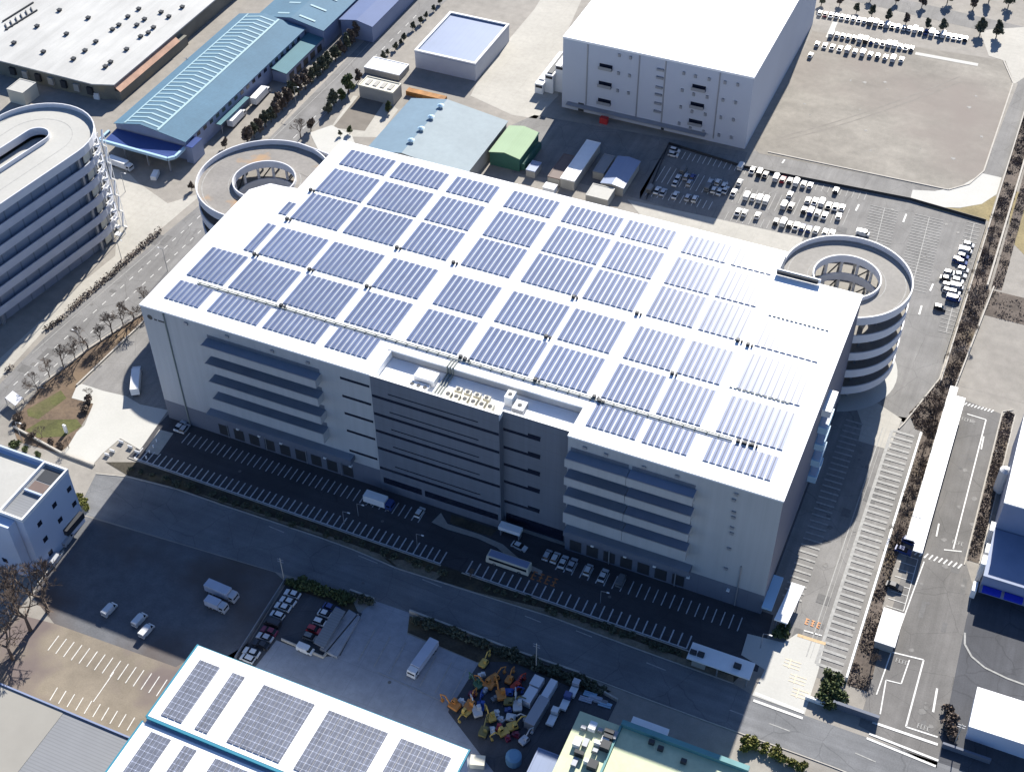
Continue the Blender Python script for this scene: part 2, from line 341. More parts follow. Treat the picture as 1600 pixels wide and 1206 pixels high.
poly('concrete_corner', [(1530, 48), (1640, 40), (1640, 95), (1585, 132), (1571, 96), (1545, 88)], 3, CONC_PAD)
poly('corner_grass', [(1500, 326), (1557, 306), (1545, 346), (1440, 322)], 2, GRASS_DRY)
poly('rear_car_park', [(1045, 225), (1160, 262), (1422, 314), (1542, 346), (1475, 560), (1468, 590), (1412, 660), (1380, 640), (1300, 400), (1230, 378), (1000, 312), (1000, 300)], 1, ASPH_LOT)
poly('rear_pavement', [(980, 312), (1110, 340), (1255, 372), (1240, 410), (1020, 360)], 3, CONC_PAD)
poly('pale_lane', [(735, 150), (800, 180), (838, 186), (872, 150), (882, 60), (935, -60), (880, -60), (835, 15), (797, 60), (745, 130)], 1, CONC_PAD)
poly('works_yard', [(835, 180), (1168, 238), (1160, 262), (1045, 225), (1000, 312), (900, 285), (800, 270), (790, 200)], 1, ASPH_LOT)
polyw('ramp_apron', [(170 + 20.3 * math.cos(t * PI / 24), 97.2 + 20.3 * math.sin(t * PI / 24)) for t in range(48)], 4, CONC_WHITE)
polyw('truck_yard', [(207, -22), (226, -26), (224.5, 30), (221, 38), (221, 96), (207, 98)], 2, ASPH_YARD)
polyw('plant_yard', [(224.8, -30), (330, -30), (330, 48), (224.8, 40)], 1, ASPH_DARK)  # plant building's shadow is put into the dark yard colour
polyw('far_street', [(60, 322), (420, 296), (420, 306), (60, 333)], 1, ASPH_LOT)
polyw('fresh_lot', [(207, 103), (300, 103), (300, 190), (209, 190)], 1, CONC_TAN)
poly('dry_grass_plot', [(1582, 300), (1640, 300), (1640, 440), (1575, 372)], 2, GRASS_DRY)
poly('road_verge', [(560, 150), (600, 160), (570, 205), (520, 200)], 2, M('grey_dirt', (.17, .15, .125), .95, [(.3, .12, O1)]))
poly('forecourt', [(484, 208), (518, 196), (550, 212), (560, 240), (500, 240)], 3, CONC_WHITE)
poly('forecourt', [(552, 150), (606, 158), (622, 172), (590, 215), (548, 214), (515, 202)], 1, CONC_PAD)
poly('sandy_verge', [(740, 924), (865, 954), (990, 1000), (1146, 1056), (1146, 1066), (990, 1010), (865, 963), (760, 931)], 4, SAND)
poly('sandy_verge', [(600, 872), (640, 876), (690, 898), (680, 906), (620, 886)], 4, SAND)
poly('sandy_verge', [(300, 768), (500, 832), (600, 868), (620, 885), (500, 837), (350, 787)], 4, SAND)
# kerbs: real steps
kb = MB(); kb.wallstrip(gp(ROAD_LO[4:]), .25, 0, .16); structure('kerb', kb, KERB)
kb = MB(); kb.wallstrip(gp(ROAD_UP[:12]), .25, 0, .16); structure('kerb', kb, KERB)
kb = MB(); kb.wallstrip(gp([(62, 602), (140, 542), (225, 488), (300, 400)]), .35, 0, .2); structure('kerb', kb, KERB)
kb = MB(); kb.wallstrip(gp([(120, 603), (228, 500), (262, 470)]), .5, 0, .5); structure('kerb', kb, KERB)
kb = MB(); kb.wallstrip([(-1.6, -17.9), (96, -17.9)], .3, 0, .18); kb.wallstrip([(102, -17.9), (164, -17.9)], .3, 0, .18); structure('kerb', kb, KERB)
kb = MB(); kb.wallstrip(gp([(1478, 562), (1468, 592), (1412, 662), (1404, 670)]), .4, 0, .3); structure('kerb', kb, KERB)
kb = MB(); kb.wallstrip([(221.2, 36), (221.2, 97), (224, 99)], .3, 0, .18); kb.wallstrip([(224.8, 38), (224.8, 97)], .3, 0, .18); structure('kerb', kb, KERB)
kb = MB(); kb.wallstrip(gp([(1200, 238), (1482, 297), (1514, 288), (1537, 268), (1583, 130), (1568, 96)]), .5, 0, .25); structure('kerb', kb, KERB)

# ---- painted markings
def bays(name, x0, x1, ya, yb, pitch, mat=PAINT, w=.16, backline=None, axis='x', lev=6):
    m = MB(); n = int(round((x1 - x0) / pitch))
    for i in range(n + 1):
        x = x0 + (x1 - x0) * i / n
        m.ribbon([(x, ya), (x, yb)] if axis == 'x' else [(ya, x), (yb, x)], w, lev * .02)
    if backline is not None:
        m.ribbon([(x0, backline), (x1, backline)] if axis == 'x' else [(backline, x0), (backline, x1)], w, lev * .02 + .004)
    return structure(name, m, mat)
bays('bay_markings', 0, 95.5, -17.5, -13.2, 2.0, mat=PAINT_DIM, w=.36, backline=-17.4)
bays('bay_markings', 103, 163, -17.5, -13.2, 2.27, mat=PAINT_DIM, w=.36, backline=-17.4)
bays('bay_markings', 9, 84, -7.2, -2.9, 2.0, mat=PAINT_DIM, w=.3)
bays('bay_markings', 124, 173, -7.4, -2.9, 2.27, mat=PAINT_DIM, w=.28)
bays('bay_markings', -9, 77, 193.6, 199.8, 2.3, mat=PAINT_FADE, w=.85, axis='y', backline=193.5)
bays('bay_markings', 8, 76, 180.4, 185.4, 2.3, mat=PAINT_FADE, w=.6, axis='y')
m = MB(); m.ribbon([(190.8, -8), (190.8, 77)], .3, .12); m.ribbon([(191.8, -8), (191.8, 77)], .12, .12); structure('lane_line', m, PAINT_FADE)
# rear car park
for k, (a, b, c) in enumerate([((1362, 316), (1300, 0), 0)]): pass
def row_marks(p, q, n, length, mat=PAINT_FADE, w=.22):
    """n+1 bay lines from pixel p to pixel q, each running length metres along y either side"""
    a = g(*p); b = g(*q); m = MB()
    for i in range(n + 1):
        t = i / n; x = a.x + (b.x - a.x) * t; y = a.y + (b.y - a.y) * t
        m.ribbon([(x, y - length), (x, y + length)], w, .12)
    return structure('bay_markings', m, mat)
row_marks((1165, 268), (1352, 308), 20, 2.4)
row_marks((1150, 304), (1322, 340), 18, 5.0)
row_marks((1135, 338), (1305, 372), 18, 2.4)
row_marks((1052, 240), (1150, 262), 12, 2.4, PAINT); row_marks((1032, 272), (1130, 296), 11, 5, PAINT); row_marks((1012, 300), (1110, 322), 11, 2.4, PAINT)
def col_marks(p, q, n, length, w=.22):
    a = g(*p); b = g(*q); m = MB()
    for i in range(n + 1):
        t = i / n; x = a.x + (b.x - a.x) * t; y = a.y + (b.y - a.y) * t
        m.ribbon([(x - length, y), (x + length, y)], w, .12)
    m.ribbon([(a.x, a.y), (b.x, b.y)], w, .124)
    return structure('bay_markings', m, PAINT_FADE)
col_marks((1382, 326), (1366, 392), 16, 4.8); col_marks((1452, 340), (1424, 452), 26, 4.8)
col_marks((1522, 350), (1478, 520), 28, 2.4)
m = MB()
for p, q in (((1342, 320), (1337, 330)), ((1416, 335), (1411, 348)), ((1458, 444), (1453, 455)), ((1440, 478), (1436, 492)), ((1226, 250), (1222, 256))):
    m.ribbon(gp([p, q]), .55, .12)
structure('arrow_marking', m, PAINT)
# orange lettering by the east gate: three short glyphs like 止まれ reduced to bars
m = MB(); a = g(1270, 974)
for i in range(3):
    x = a.x - 1.5 + i * 1.45
    for q in (-.8, 0, .8): m.ribbon([(x - .42, a.y + q), (x + .42, a.y + q)], .24, .12)
    m.ribbon([(x - (.2 if i != 1 else 0), a.y - .95), (x - (.2 if i != 1 else 0), a.y + .95)], .24, .124)
structure('stop_marking', m, PAINT_O)
m = MB(); m.ribbon(gp([(1256, 985), (1284, 993)]), .4, .12); structure('stop_line', m, PAINT)
m = MB(); m.ribbon(gp([(1246, 992), (1290, 1006)]), .9, .128); structure('stop_band', m, M('tan_stop_band', (.50, .36, .20), .8, [(1.2, .2, O1)]))
PAINT_YF = M('worn_yellow_paint', (.60, .53, .40), .8, [(1.2, .15, O1)])
m = MB()
for px, py in ((1238, 1038), (1246, 1062), (1250, 1084)):
    c = g(px, py)
    for q in (-1, 0, 1): m.ribbon([(c.x - 2, c.y + q * 1.0), (c.x + 2, c.y + q * 1.0)], .3, .14)
    m.ribbon([(c.x - .6, c.y - 1.4), (c.x - .6, c.y + 1.4)], .3, .144)
structure('slow_marking', m, PAINT_YF)
# front road lines
m = MB()
for p, q in (((1140, 1109), (1162, 1117)), ((1202, 1130), (1234, 1142)), ((1336, 1176), (1368, 1190)), ((420, 822), (444, 832)), ((560, 868), (590, 880)), ((660, 905), (690, 917)), ((900, 985), (925, 995)), ((1010, 1035), (1040, 1047)), ((820, 962), (845, 972))):
    m.ribbon(gp([p, q]), .3, .08)
structure('centre_line', m, PAINT_FADE)
m = MB(); m.ribbon(gp([(1180, 1083), (1255, 1113)]), .8, .12); m.ribbon(gp([(1177, 1094), (1254, 1122)]), .7, .12)
m.ribbon(gp([(1363, 1128), (1465, 1163)]), .7, .12); m.ribbon(gp([(1358, 1146), (1466, 1188)]), .6, .12); m.ribbon(gp([(1354, 1153), (1462, 1197)]), .6, .12)
structure('edge_line', m, PAINT)
# left main road lines
m = MB()
def lerp(p, q, t): return (p[0] + (q[0] - p[0]) * t, p[1] + (q[1] - p[1]) * t)
for P, Q, n in (((18, 605), (330, 322), 22), ((36, 618), (330, 346), 22), ((440, 235), (655, 20), 16)):
    A = g(*P); B = g(*Q)
    for i in range(n):
        t0 = (i + .2) / n; t1 = (i + .62) / n
        m.ribbon([lerp(A, B, t0)[:2], lerp(A, B, t1)[:2]], .22, .08)
structure('lane_dashes', m, PAINT)
m = MB(); m.ribbon(gp([(50, 553), (110, 500), (250, 380)]), .22, .08); m.ribbon(gp([(70, 592), (145, 535), (228, 478)]), .22, .08); m.ribbon(gp([(425, 218), (530, 118), (630, 12)]), .22, .08)
m.ribbon(gp([(485, 202), (600, 88), (688, 10)]), .25, .08)
structure('edge_line', m, PAINT_FADE)
# truck yard lines
m = MB()
m.ribbon([(217.4, 91.8), (217.6, 40.2)], .35, .1); m.ribbon([(212, 92), (217.4, 91.8)], .35, .104); m.ribbon([(215.4, 39), (219.8, 40.2)], .35, .1)
for i in range(9):
    x = 210.6 + i * .95; m.ribbon([(x, 95.4), (x + .55, 96.6)], .35, .1)
for i in range(11):
    x = 207.4 + i * 1.25; m.ribbon([(x, 34.2), (x + .7, 36)], .4, .1)
m.ribbon([(209.9, 1.6), (217.4, 2.4), (217.3, -18), (224.7, -17.8)], .4, .1)
m.ribbon([(211, -17), (210.2, -7), (213.8, -6.6), (214.2, 1)], .3, .104); m.ribbon([(222, -4.5), (222.4, -11.5)], .5, .1)
m.ribbon(gp([(1537, 682), (1533, 702)]), .4, .1); m.ribbon(gp([(1467, 818), (1463, 838)]), .4, .1)
structure('yard_line', m, PAINT)
m = MB()
for (px, py) in ((1510, 656), (1496, 848), (1408, 1033), (1442, 1136)):   # bay numbers, worn
    c = g(px, py)
    for i in range(4):
        x = c.x - 1.2 + i * .75
        m.ribbon([(x, c.y - .65), (x, c.y + .65)], .17, .11); m.ribbon([(x, c.y + .57), (x + .4, c.y + .57)], .17, .112); m.ribbon([(x, c.y - (.57 if i % 2 else 0)), (x + .4, c.y - (.57 if i % 2 else 0))], .17, .112)
structure('bay_number', m, PAINT_FADE)
bays('bay_markings', 15, 33, 205.4, 209.8, 2.6, axis='y', backline=209.8)
m = MB(); m.ribbon([(211.4, 33), (209.8, 5), (209, -12)], .3, .1); structure('edge_line', m, PAINT)
m = MB(); c = [(225.2, 14.5), (225.8, 11), (228, 8), (231.5, 6), (237, 5), (246, 4.6)]; m.ribbon(c, .5, .1); structure('edge_line', m, PAINT_FADE)
# tan car park bays
def pix_bays(list_, mat=PAINT, w=.22):
    m = MB()
    for p, q in list_: m.ribbon(gp([p, q]), w, .1)
    structure('bay_markings', m, mat)
pix_bays([((92 + i * 12.1, 993 + i * 4.9), (75 + i * 12.1, 1016 + i * 5.1)) for i in range(15)] + [((178, 1050), (146, 1096))])
pix_bays([((90 + i * 13.4, 1074 + i * 5.2), (78 + i * 13.4, 1094 + i * 5.2)) for i in range(10)])
# yard bays (worn)
pix_bays([((586 + i * 24, 984 + i * 10), (560 + i * 24, 1032 + i * 10)) for i in range(7)] + [((590, 1050), (700, 1100))], PAINT_FADE, .25)
# field tracks
pix_bays([((1305, 35), (1294, 60)), ((1430, 84), (1528, 102))], CONC_WHITE, 2.2)
# asphalt repairs, manholes and oil stains
PATCH = M('asphalt_patch', (.135, .131, .125), .9, [(.6, .15, O1), (4, .12, O1)])
STAIN = M('oil_stain', (.145, .139, .13), .7, [(.8, .25, O1)])
random.seed(11)
m = MB()
for (x0, x1, y0, y1, n) in ((184, 192, -6, 76, 7), (211, 222, -16, 90, 9), (95, 200, 155, 182, 8), (-54, -43, -10, 70, 6)):
    for _ in range(n):
        x = random.uniform(x0, x1); y = random.uniform(y0, y1); a = random.choice((1.2, 2.2, 3.4)); b = random.choice((1.4, 3, 5.5)); m.sheet([(x, y), (x + a, y), (x + a, y + b), (x, y + b)], .052 + random.random() * .01)
structure('asphalt_repair', m, PATCH)
m = MB()
for (x0, x1, y0, y1, n) in ((184, 199, -8, 78, 16), (211, 223, -18, 92, 18), (95, 200, 152, 184, 26), (125, 195, 208, 280, 14), (-55, -42, -10, 76, 10)):
    for _ in range(n):
        x = random.uniform(x0, x1); y = random.uniform(y0, y1); r_ = random.uniform(.25, .9)
        m.sheet([(x + r_ * random.uniform(.6, 1.2) * math.cos(k * PI / 5), y + r_ * random.uniform(.6, 1.3) * math.sin(k * PI / 5)) for k in range(10)], .064 + random.random() * .008)
structure('ground_stain', m, STAIN)
m = MB()
for (x, y) in ((187, 30), (187.5, 62), (215, 20), (214, 70), (80, -31), (120, -29), (40, -32), (-49, 20), (-47, 55), (150, 165), (120, 170), (30, -10), (75, -10.5), (140, -10), (100, -55)):
    m.sheet([(x + .45 * math.cos(k * PI / 6), y + .45 * math.sin(k * PI / 6)) for k in range(12)], .076)
structure('manhole', m, PATCH)
# worn tracks across the gravel field
m = MB(); TRK = M('field_track', (.218, .198, .17), .95, [(.3, .15, O1)])
for (P, Q, R_) in (((1215, 215), (1330, 190), (1500, 120)), ((1212, 222), (1332, 197), (1504, 127)), ):
    a, b, c = g(*P), g(*Q), g(*R_); pts = []
    for k in range(13):
        t = k / 12; v = a * (1 - t) ** 2 + b * 2 * t * (1 - t) + c * t * t; pts.append((v.x, v.y))
    m.ribbon(pts, .55, .06)
structure('wheel_track', m, TRK)
random.seed(7)
m = MB()
for i in range(4):
    x = 119.6 + i * 1.9
    for q in (-1.2, 0, 1.2): m.ribbon([(x - .6, -11.3 + q), (x + .6, -11.3 + q)], .36, .1)
    m.ribbon([(x - .3 + .3 * (i % 2), -12.7), (x - .3 + .3 * (i % 2), -9.9)], .36, .104)
structure('slow_marking', m, PAINT_OD)
# ================================================================== MAIN WAREHOUSE
H = 43.4; L = 177.0
wh = thing('warehouse', 'huge white logistics warehouse with solar panels across its roof and a slate blue front block', 'warehouse', (88, 40, 0))
FOOT = [(0, 0), (69.4, 0), (69.4, 10.4), (123.6, 10.4), (123.6, 0), (L, 0), (L, 79.3), (153.4, 79.3), (153.4, 89.3), (13, 89.3), (13, 62), (8.7, 61.3), (4.1, 61), (0, 56)]
wb = MB(); wb.prism(FOOT, 7.5, H - .05, cap=False, bottom=False)
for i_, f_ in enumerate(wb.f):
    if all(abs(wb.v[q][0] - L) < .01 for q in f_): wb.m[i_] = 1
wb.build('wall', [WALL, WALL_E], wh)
ins = [(.0, .0), (69.4, 0), (69.4, 10.4), (123.6, 10.4), (123.6, 0), (L, 0), (L, 79.3), (153.4, 79.3), (153.4, 89.3), (13, 89.3), (13, 62), (8.7, 61.3), (4.1, 61), (0, 56)]
MB().prism(ins, 0, 7.5, cap=False, bottom=False).build('base_wall', PLINTH, wh)
MB().sheet(FOOT, H - .06).build('roof', WHITE_ROOF, wh)
def inset(poly_, d):
    a = sum(poly_[i][0] * poly_[(i + 1) % len(poly_)][1] - poly_[(i + 1) % len(poly_)][0] * poly_[i][1] for i in range(len(poly_)))
    sgn = 1 if a > 0 else -1; n = len(poly_); out = []
    for i in range(n):
        p0, p1, p2 = Vector(poly_[i - 1]), Vector(poly_[i]), Vector(poly_[(i + 1) % n])
        d1 = (p1 - p0).normalized(); d2 = (p2 - p1).normalized()
        n1 = Vector((-d1.y, d1.x)) * sgn; n2 = Vector((-d2.y, d2.x)) * sgn
        k = 1 + n1.dot(n2); v = (n1 + n2) / max(k, .3)
        out.append(tuple(p1 + v * d))
    return out
MB().loft(inset(FOOT, .7), inset(FOOT, -.12), H - .5, H - .02).build('parapet', WHITE_ROOF, wh)
# slate blue office block with a sunken plant deck on top
off = MB(); off.prism([(69.55, -.25), (105.4, -.25), (105.4, 2.0), (123.45, 2.0), (123.45, 10.3), (69.55, 10.3)], 0, 41.0, cap=False, bottom=False)
off.build('office_wall', WALL_DARK, wh)
MB().sheet([(69.6, -.2), (105.35, -.2), (105.35, 2.05), (123.4, 2.05), (123.4, 10.3), (69.6, 10.3)], 40.9).build('plant_deck', WHITE_ROOF, wh)
rim = MB(); rim.box(69.55, 105.4, -.25, .35, 41.0, 43.3, my=1); rim.box(105.4, 123.45, 2.0, 2.6, 41.0, 42.6, my=1); rim.box(69.6, 70.5, .36, 10.3, 41.0, 43.25); rim.box(104.7, 105.38, .36, 2.6, 41, 42.5)
rim.build('plant_deck_rim', [WHITE_ROOF, WALL_DARK], wh)
for z in (36.3, 29.8, 23.4, 16.8, 9.0):
    MB().box(69.7, 105.3, -.32, -.252, z - .45, z + .45).build('window', SLIT, wh)
    MB().box(74.4, 99.6, -.30, -.252, z + 2.0, z + 2.35).build('window', SLIT, wh)
    w = MB(); w.box(105.5, 115.5, 1.93, 1.998, z - .45, z + .45); w.box(112.2, 115.6, 1.95, 1.996, z + .46, z + 1.2); w.build('window', SLIT, wh)
    MB().box(60.5, 69.0, -.07, -.004, z + 2.2, z + 3.0).build('window', SLIT, wh)
for (x0, x1) in ((70.5, 82), (83, 104.6)): MB().box(x0, x1, -.34, -.254, 3.2, 5.4).build('window', SLIT, wh)
MB().box(106, 122.5, 1.9, 1.996, .4, 4.6).build('window', SLIT, wh)
# truck-berth galleries: 3 m deep boxes with pale fronts and dark decks
for z in (38.1, 31.5, 24.8, 18.2):
    fz = 2.6 if z > 20 else 3.6
    for (x0, x1, dk) in ((20, 54.8, 0), (124.0, 139.8, 0), (139.9, 156.6, 1)):
        c = MB().box(x0, x1, -3.1, -.005, z - fz, z).build('berth_gallery', WALL, wh)
        d = MB(); d.box(x0 + .05, x1 - .05, -2.85, -.01, z + .004, z + .09)
        d.build('deck', BERTH_DECK2 if dk else BERTH_DECK, c)
        d = MB(); d.box(x0 + .4, x1 - .4, -.09, -.012, z + .1, z + 1.5); d.build('door_band', WALL_DARK, c)
        d = MB(); d.box(x0 + .05, x1 - .05, -3.08, -2.9, z + .004, z + .3); d.build('rail', STEEL, c)
for (x0, x1) in ((16, 62), (124, 158)):
    c = MB().box(x0, x1, -2.6, -.006, 8.6, 10.3).build('dock_canopy', PLINTH, wh)
    MB().box(x0 + .1, x1 - .1, -2.5, -.01, 10.304, 10.38).build('deck', BERTH_DECK, c)
for i in range(9):
    x0 = 17.5 + i * 5; MB().box(x0, x0 + 3.2, -.06, -.004, .6, 4.6).build('dock_door', DARK, wh)
for i in range(7):
    x0 = 125 + i * 4.7; MB().box(x0, x0 + 3.2, -.06, -.004, .6, 4.6).build('dock_door', DARK, wh)
for x in (7.3, 170.1): MB().tube((x, -.18, .3), (x, -.18, 16 if x > 100 else 42.7), .2, 6).build('downpipe', STEEL if x > 100 else PIPE, wh)
for x in (20.5, 33, 46, 57): MB().tube((x, -.15, .2), (x, -.15, 7.2), .12, 6).build('downpipe', STEEL, wh)
for x in (136, 154): MB().tube((x, -.2, .2), (x, -.2, 8), .2, 6).build('downpipe', STEEL, wh)
for x in (24, 31, 38, 52, 60, 131, 140, 148, 157, 167.5): MB().box(x, x + .8, -.75, -.01, 5.4, 5.9).build('wall_lamp', WHITE, wh)
for (x, z) in ((165.5, 41), (165.2, 38.8), (165.6, 34.6), (165.7, 32.8), (165.8, 29), (165.9, 27), (165.9, 21.2), (165.9, 13.4), (151, 41.0), (142.7, 40.6), (133, 40.9), (127.5, 41), (13.8, 41.6), (26.5, 41.5), (40.2, 41.2), (50.8, 41)):
    MB().box(x, x + 1.0, -.4, -.008, z - .5, z + .3).build('vent_hood', STEEL, wh)
sg = MB(); sg.cyl((0, 0), .9, 0, .06, 14)
sgm = MB()
for i in range(14):
    a0, a1 = 2 * PI * i / 14, 2 * PI * (i + 1) / 14
    sgm.face([(2.4, -.05, 39.6), (2.4 + .85 * math.cos(a0), -.05, 39.6 + .85 * math.sin(a0)), (2.4 + .85 * math.cos(a1), -.05, 39.6 + .85 * math.sin(a1))])
for i, wd in enumerate((.9, 1.2, .8)): sgm.box(3.7 + i * 1.25, 3.7 + i * 1.25 + wd, -.06, -.01, 39.0, 39.5)
sgm.build('emblem', DARK, wh)
# east wall: dark dock strip and a stack of stair landings
for k, z in enumerate((36.6, 30.4, 24.2, 18.0, 11.8)):
    c = MB().box(L + .005, L + 2.3, 39.5, 47.5, z - 2.2, z).build('stair_landing', PALE_BLUE if k else WHITE, wh)  # lit top landing coloured white, shaded ones below pale blue
    MB().box(L + .3, L + 2.0, 40, 47, z + .004, z + .08).build('deck', WHITE if k == 0 else PARAPET_B, c)
MB().box(L + .005, L + .06, 4, 76, .4, 5.2).build('dock_strip', SLIT, wh)
c = MB().box(L + .01, L + 2.6, -1.5, 9.5, 4.4, 5.0).build('side_canopy', PALE_BLUE, wh)  # shade coloured in as pale blue; the lit canopy beside it is white
# back corner: parapet by the ramp landing, its shaded front coloured dark
MB().box(153.45, 164.8, 78.3, 78.8, H + .36, H + 1.5).build('shade_toned_parapet', DARK, wh)
MB().box(153.2, 165.4, 78.82, 79.2, H + .36, H + 1.75).build('shade_toned_parapet', WHITE_ROOF, wh)
# conduit run across the roof
cd = MB()
for dy in (0, .55): cd.tube((9.5, 13.2 + dy, H + .25), (160.6, 13.6 + dy, H + .25), .14, 6)
for i in range(50): cd.box(10 + i * 3, 10.3 + i * 3, 13.0, 14.1, H - .05, H + .12)
cd.build('roof_conduit', PIPE, wh)
for (x, y) in ((34.4, 30.2), (52.3, 30), (104.8, 30.3), (139.4, 30), (69.6, 48.4), (52.2, 48.2), (89, 14.2), (108.5, 14.2), (87.6, 14.6), (124.3, 14.4), (126, 13.6), (161.5, 13.8), (163.2, 13.8), (165, 13.9), (153.9, 47.8), (123.4, 48.2), (105.5, 47.8), (17, 30), (35, 14), (16.5, 62.5), (151, 48.4), (17.2, 47.6)):
    bx = MB(); bx.box(x, x + .9, y - .3, y + .5, H - .05, H + .8); bx.box(x + 1.3, x + 1.8, y - .2, y + .4, H - .05, H + .6); bx.build('junction_box', DARK, wh)
for (x0, x1, y) in ((154.5, 170, 31.2), (156, 172.5, 61.4)):
    tr = MB()
    for i in range(14): xx = x0 + (x1 - x0) * i / 14; tr.box(xx, xx + .8, y, y + .22, H - .05, H + .2)
    tr.build('cable_tray', PIPE, wh)
# plant on the sunken deck: each unit stands there on its own
def plantbox(x0, x1, y0, y1, h, label, mat=WHITE, dark=True):
    t = thing('condenser_unit', label, 'air conditioner', ((x0 + x1) / 2, (y0 + y1) / 2, 40.9), 'plant on the sunken roof deck')
    MB().box(x0, x1, y0, y1, 40.92, 40.9 + h).build('casing', mat, t)
    if dark:
        gm = MB(); n = max(1, int((x1 - x0) / 1.6))
        for i in range(n):
            cx_ = x0 + (x1 - x0) * (i + .5) / n; gm.cyl((cx_, (y0 + y1) / 2), min(.55, (y1 - y0) * .35), 40.9 + h + .004, 41.0 + h, 12)
        gm.build('fan_grille', DARK, t)
plantbox(79.6, 85.4, 4.4, 7.8, 2.0, 'largest pale box of plant in the well over the office block, beside the pipes', WHITE, False)
plantbox(79.2, 84.6, 1.4, 3.8, 1.0, 'low white plant box at the front rim of the office block roof well')
for i in range(6): plantbox(89.5 + i * 2.3, 91.2 + i * 2.3, 1.2, 3.4, 1.7, '%s condenser unit from the left in the front row on the office roof' % ORD[i], CREAM)
for i in range(4): plantbox(91 + i * 2.6, 92.8 + i * 2.6, 4.4, 5.8, 1.4, '%s condenser unit from the left in the rear row on the office roof' % ORD[i], CREAM)
plantbox(104.2, 106.4, 5.6, 8.4, 3.0, 'tall white plant housing with a fan at the right end of the office roof units')
plantbox(106.9, 110.0, 4.0, 7.4, 1.6, 'grey plant box right of the tall housing on the office roof', STEEL)
pp = MB()
for dx in (0, .8, 1.6):
    pp.tube((86.4 + dx, .7, 41.2), (86.4 + dx, 10.2, 41.2), .22, 6); pp.tube((86.4 + dx, 10.2, 41.2), (86.4 + dx, 10.2, 43.6), .22, 6); pp.tube((86.4 + dx, 10.2, 43.6), (86.4 + dx, 13, 43.6), .22, 6)
pp.build('pipe_bundle', PIPE, wh)

# ------------------------------------------------------------------ solar arrays
TILT = math.radians(.35)
_pan = {}
def strip_mesh(w, ln):
    key = (round(w, 2), round(ln, 2))
    if key not in _pan:
        m = MB(); n = 1; d = ln / n; rise = math.tan(TILT) * d
        for i in range(n):
            y0 = i * d; y1 = y0 + d
            for fa, fb, mi in ((0, .06, 3), (.06, .40, 0), (.40, .58, 2), (.58, .94, 0), (.94, 1, 3)):
                m.face([(w * fa, y0, .18 + rise), (w * fb, y0, .18 + rise), (w * fb, y1, .18), (w * fa, y1, .18)], mi)
            m.face([(0, y0, .16), (w, y0, .16), (w, y0, .18 + rise), (0, y0, .18 + rise)], 0)
        m.box(-.04, -.0, 0, ln, .04, .14, 1); m.box(w, w + .04, 0, ln, .04, .14, 1)
        _pan[key] = m.mesh('panel_row', [SOLAR, SOLAR_FRAME, SOLAR_LINE, SOLAR_EDGE])
    return _pan[key]
COLS = [None, (17.9, 33.5), (35.0, 51.3), (53.6, 67.8), (72.0, 86.9), (90.0, 106.7), (108.0, 122.6), (126.1, 139.1), (140.5, 152.1), (155.8, 172.6)]
ROWS = [('row nearest the front eave', 4.8, 12.8), ('second row from the front eave', 15.4, 28.6), ('third row from the front eave', 31.0, 44.1),
        ('third row from the rear eave', 48.8, 61.8), ('second row from the rear eave', 63.3, 75.3), ('row along the rear eave', 77.8, 85.9)]
COL0 = {0: (4.4, 15.4), 1: (4.6, 16.6), 2: (13.2, 16.4), 3: (13.6, 16.4)}
SKIP = {(0, 4), (0, 5), (0, 6), (4, 9), (5, 9)}
EXTRA3 = True
for r, (rn, ya, yb) in enumerate(ROWS):
    cols = []
    for c in range(10):
        if (r, c) in SKIP: continue
        xr = COLS[c] if c else COL0.get(r)
        if xr is None: continue
        if r == 0 and c == 3: xr = (53.6, 66.2)
        if r == 3 and c == 0: cols.append((xr, 49.4, 55.4)); continue
        if r == 3 and c == 9: cols.append((xr, 48.6, 60.4)); continue
        if r == 2 and c == 9: cols.append(((156.0, 172.5), ya + .6, 45.4)); continue
        cols.append((xr, ya, yb))
    for k, ((x0, x1), y0, y1) in enumerate(cols):
        n = max(2, round((x1 - x0) / 1.68)); p = (x1 - x0) / n
        pos = ORD[k] + ' from the left' if k < len(cols) - 1 else 'rightmost'
        if k == 0: pos = 'leftmost'
        t = thing('solar_array', 'solar panel block, %s in the %s' % (pos, rn), 'solar panels', ((x0 + x1) / 2, (y0 + y1) / 2, H - .06), 'solar panel blocks on the white warehouse roof')
        me = strip_mesh(p * .84, y1 - y0)
        for i in range(n): child('panel_row', me, t, (x0 + i * p + p * .08 - (x0 + x1) / 2, y0 - (y0 + y1) / 2, 0))

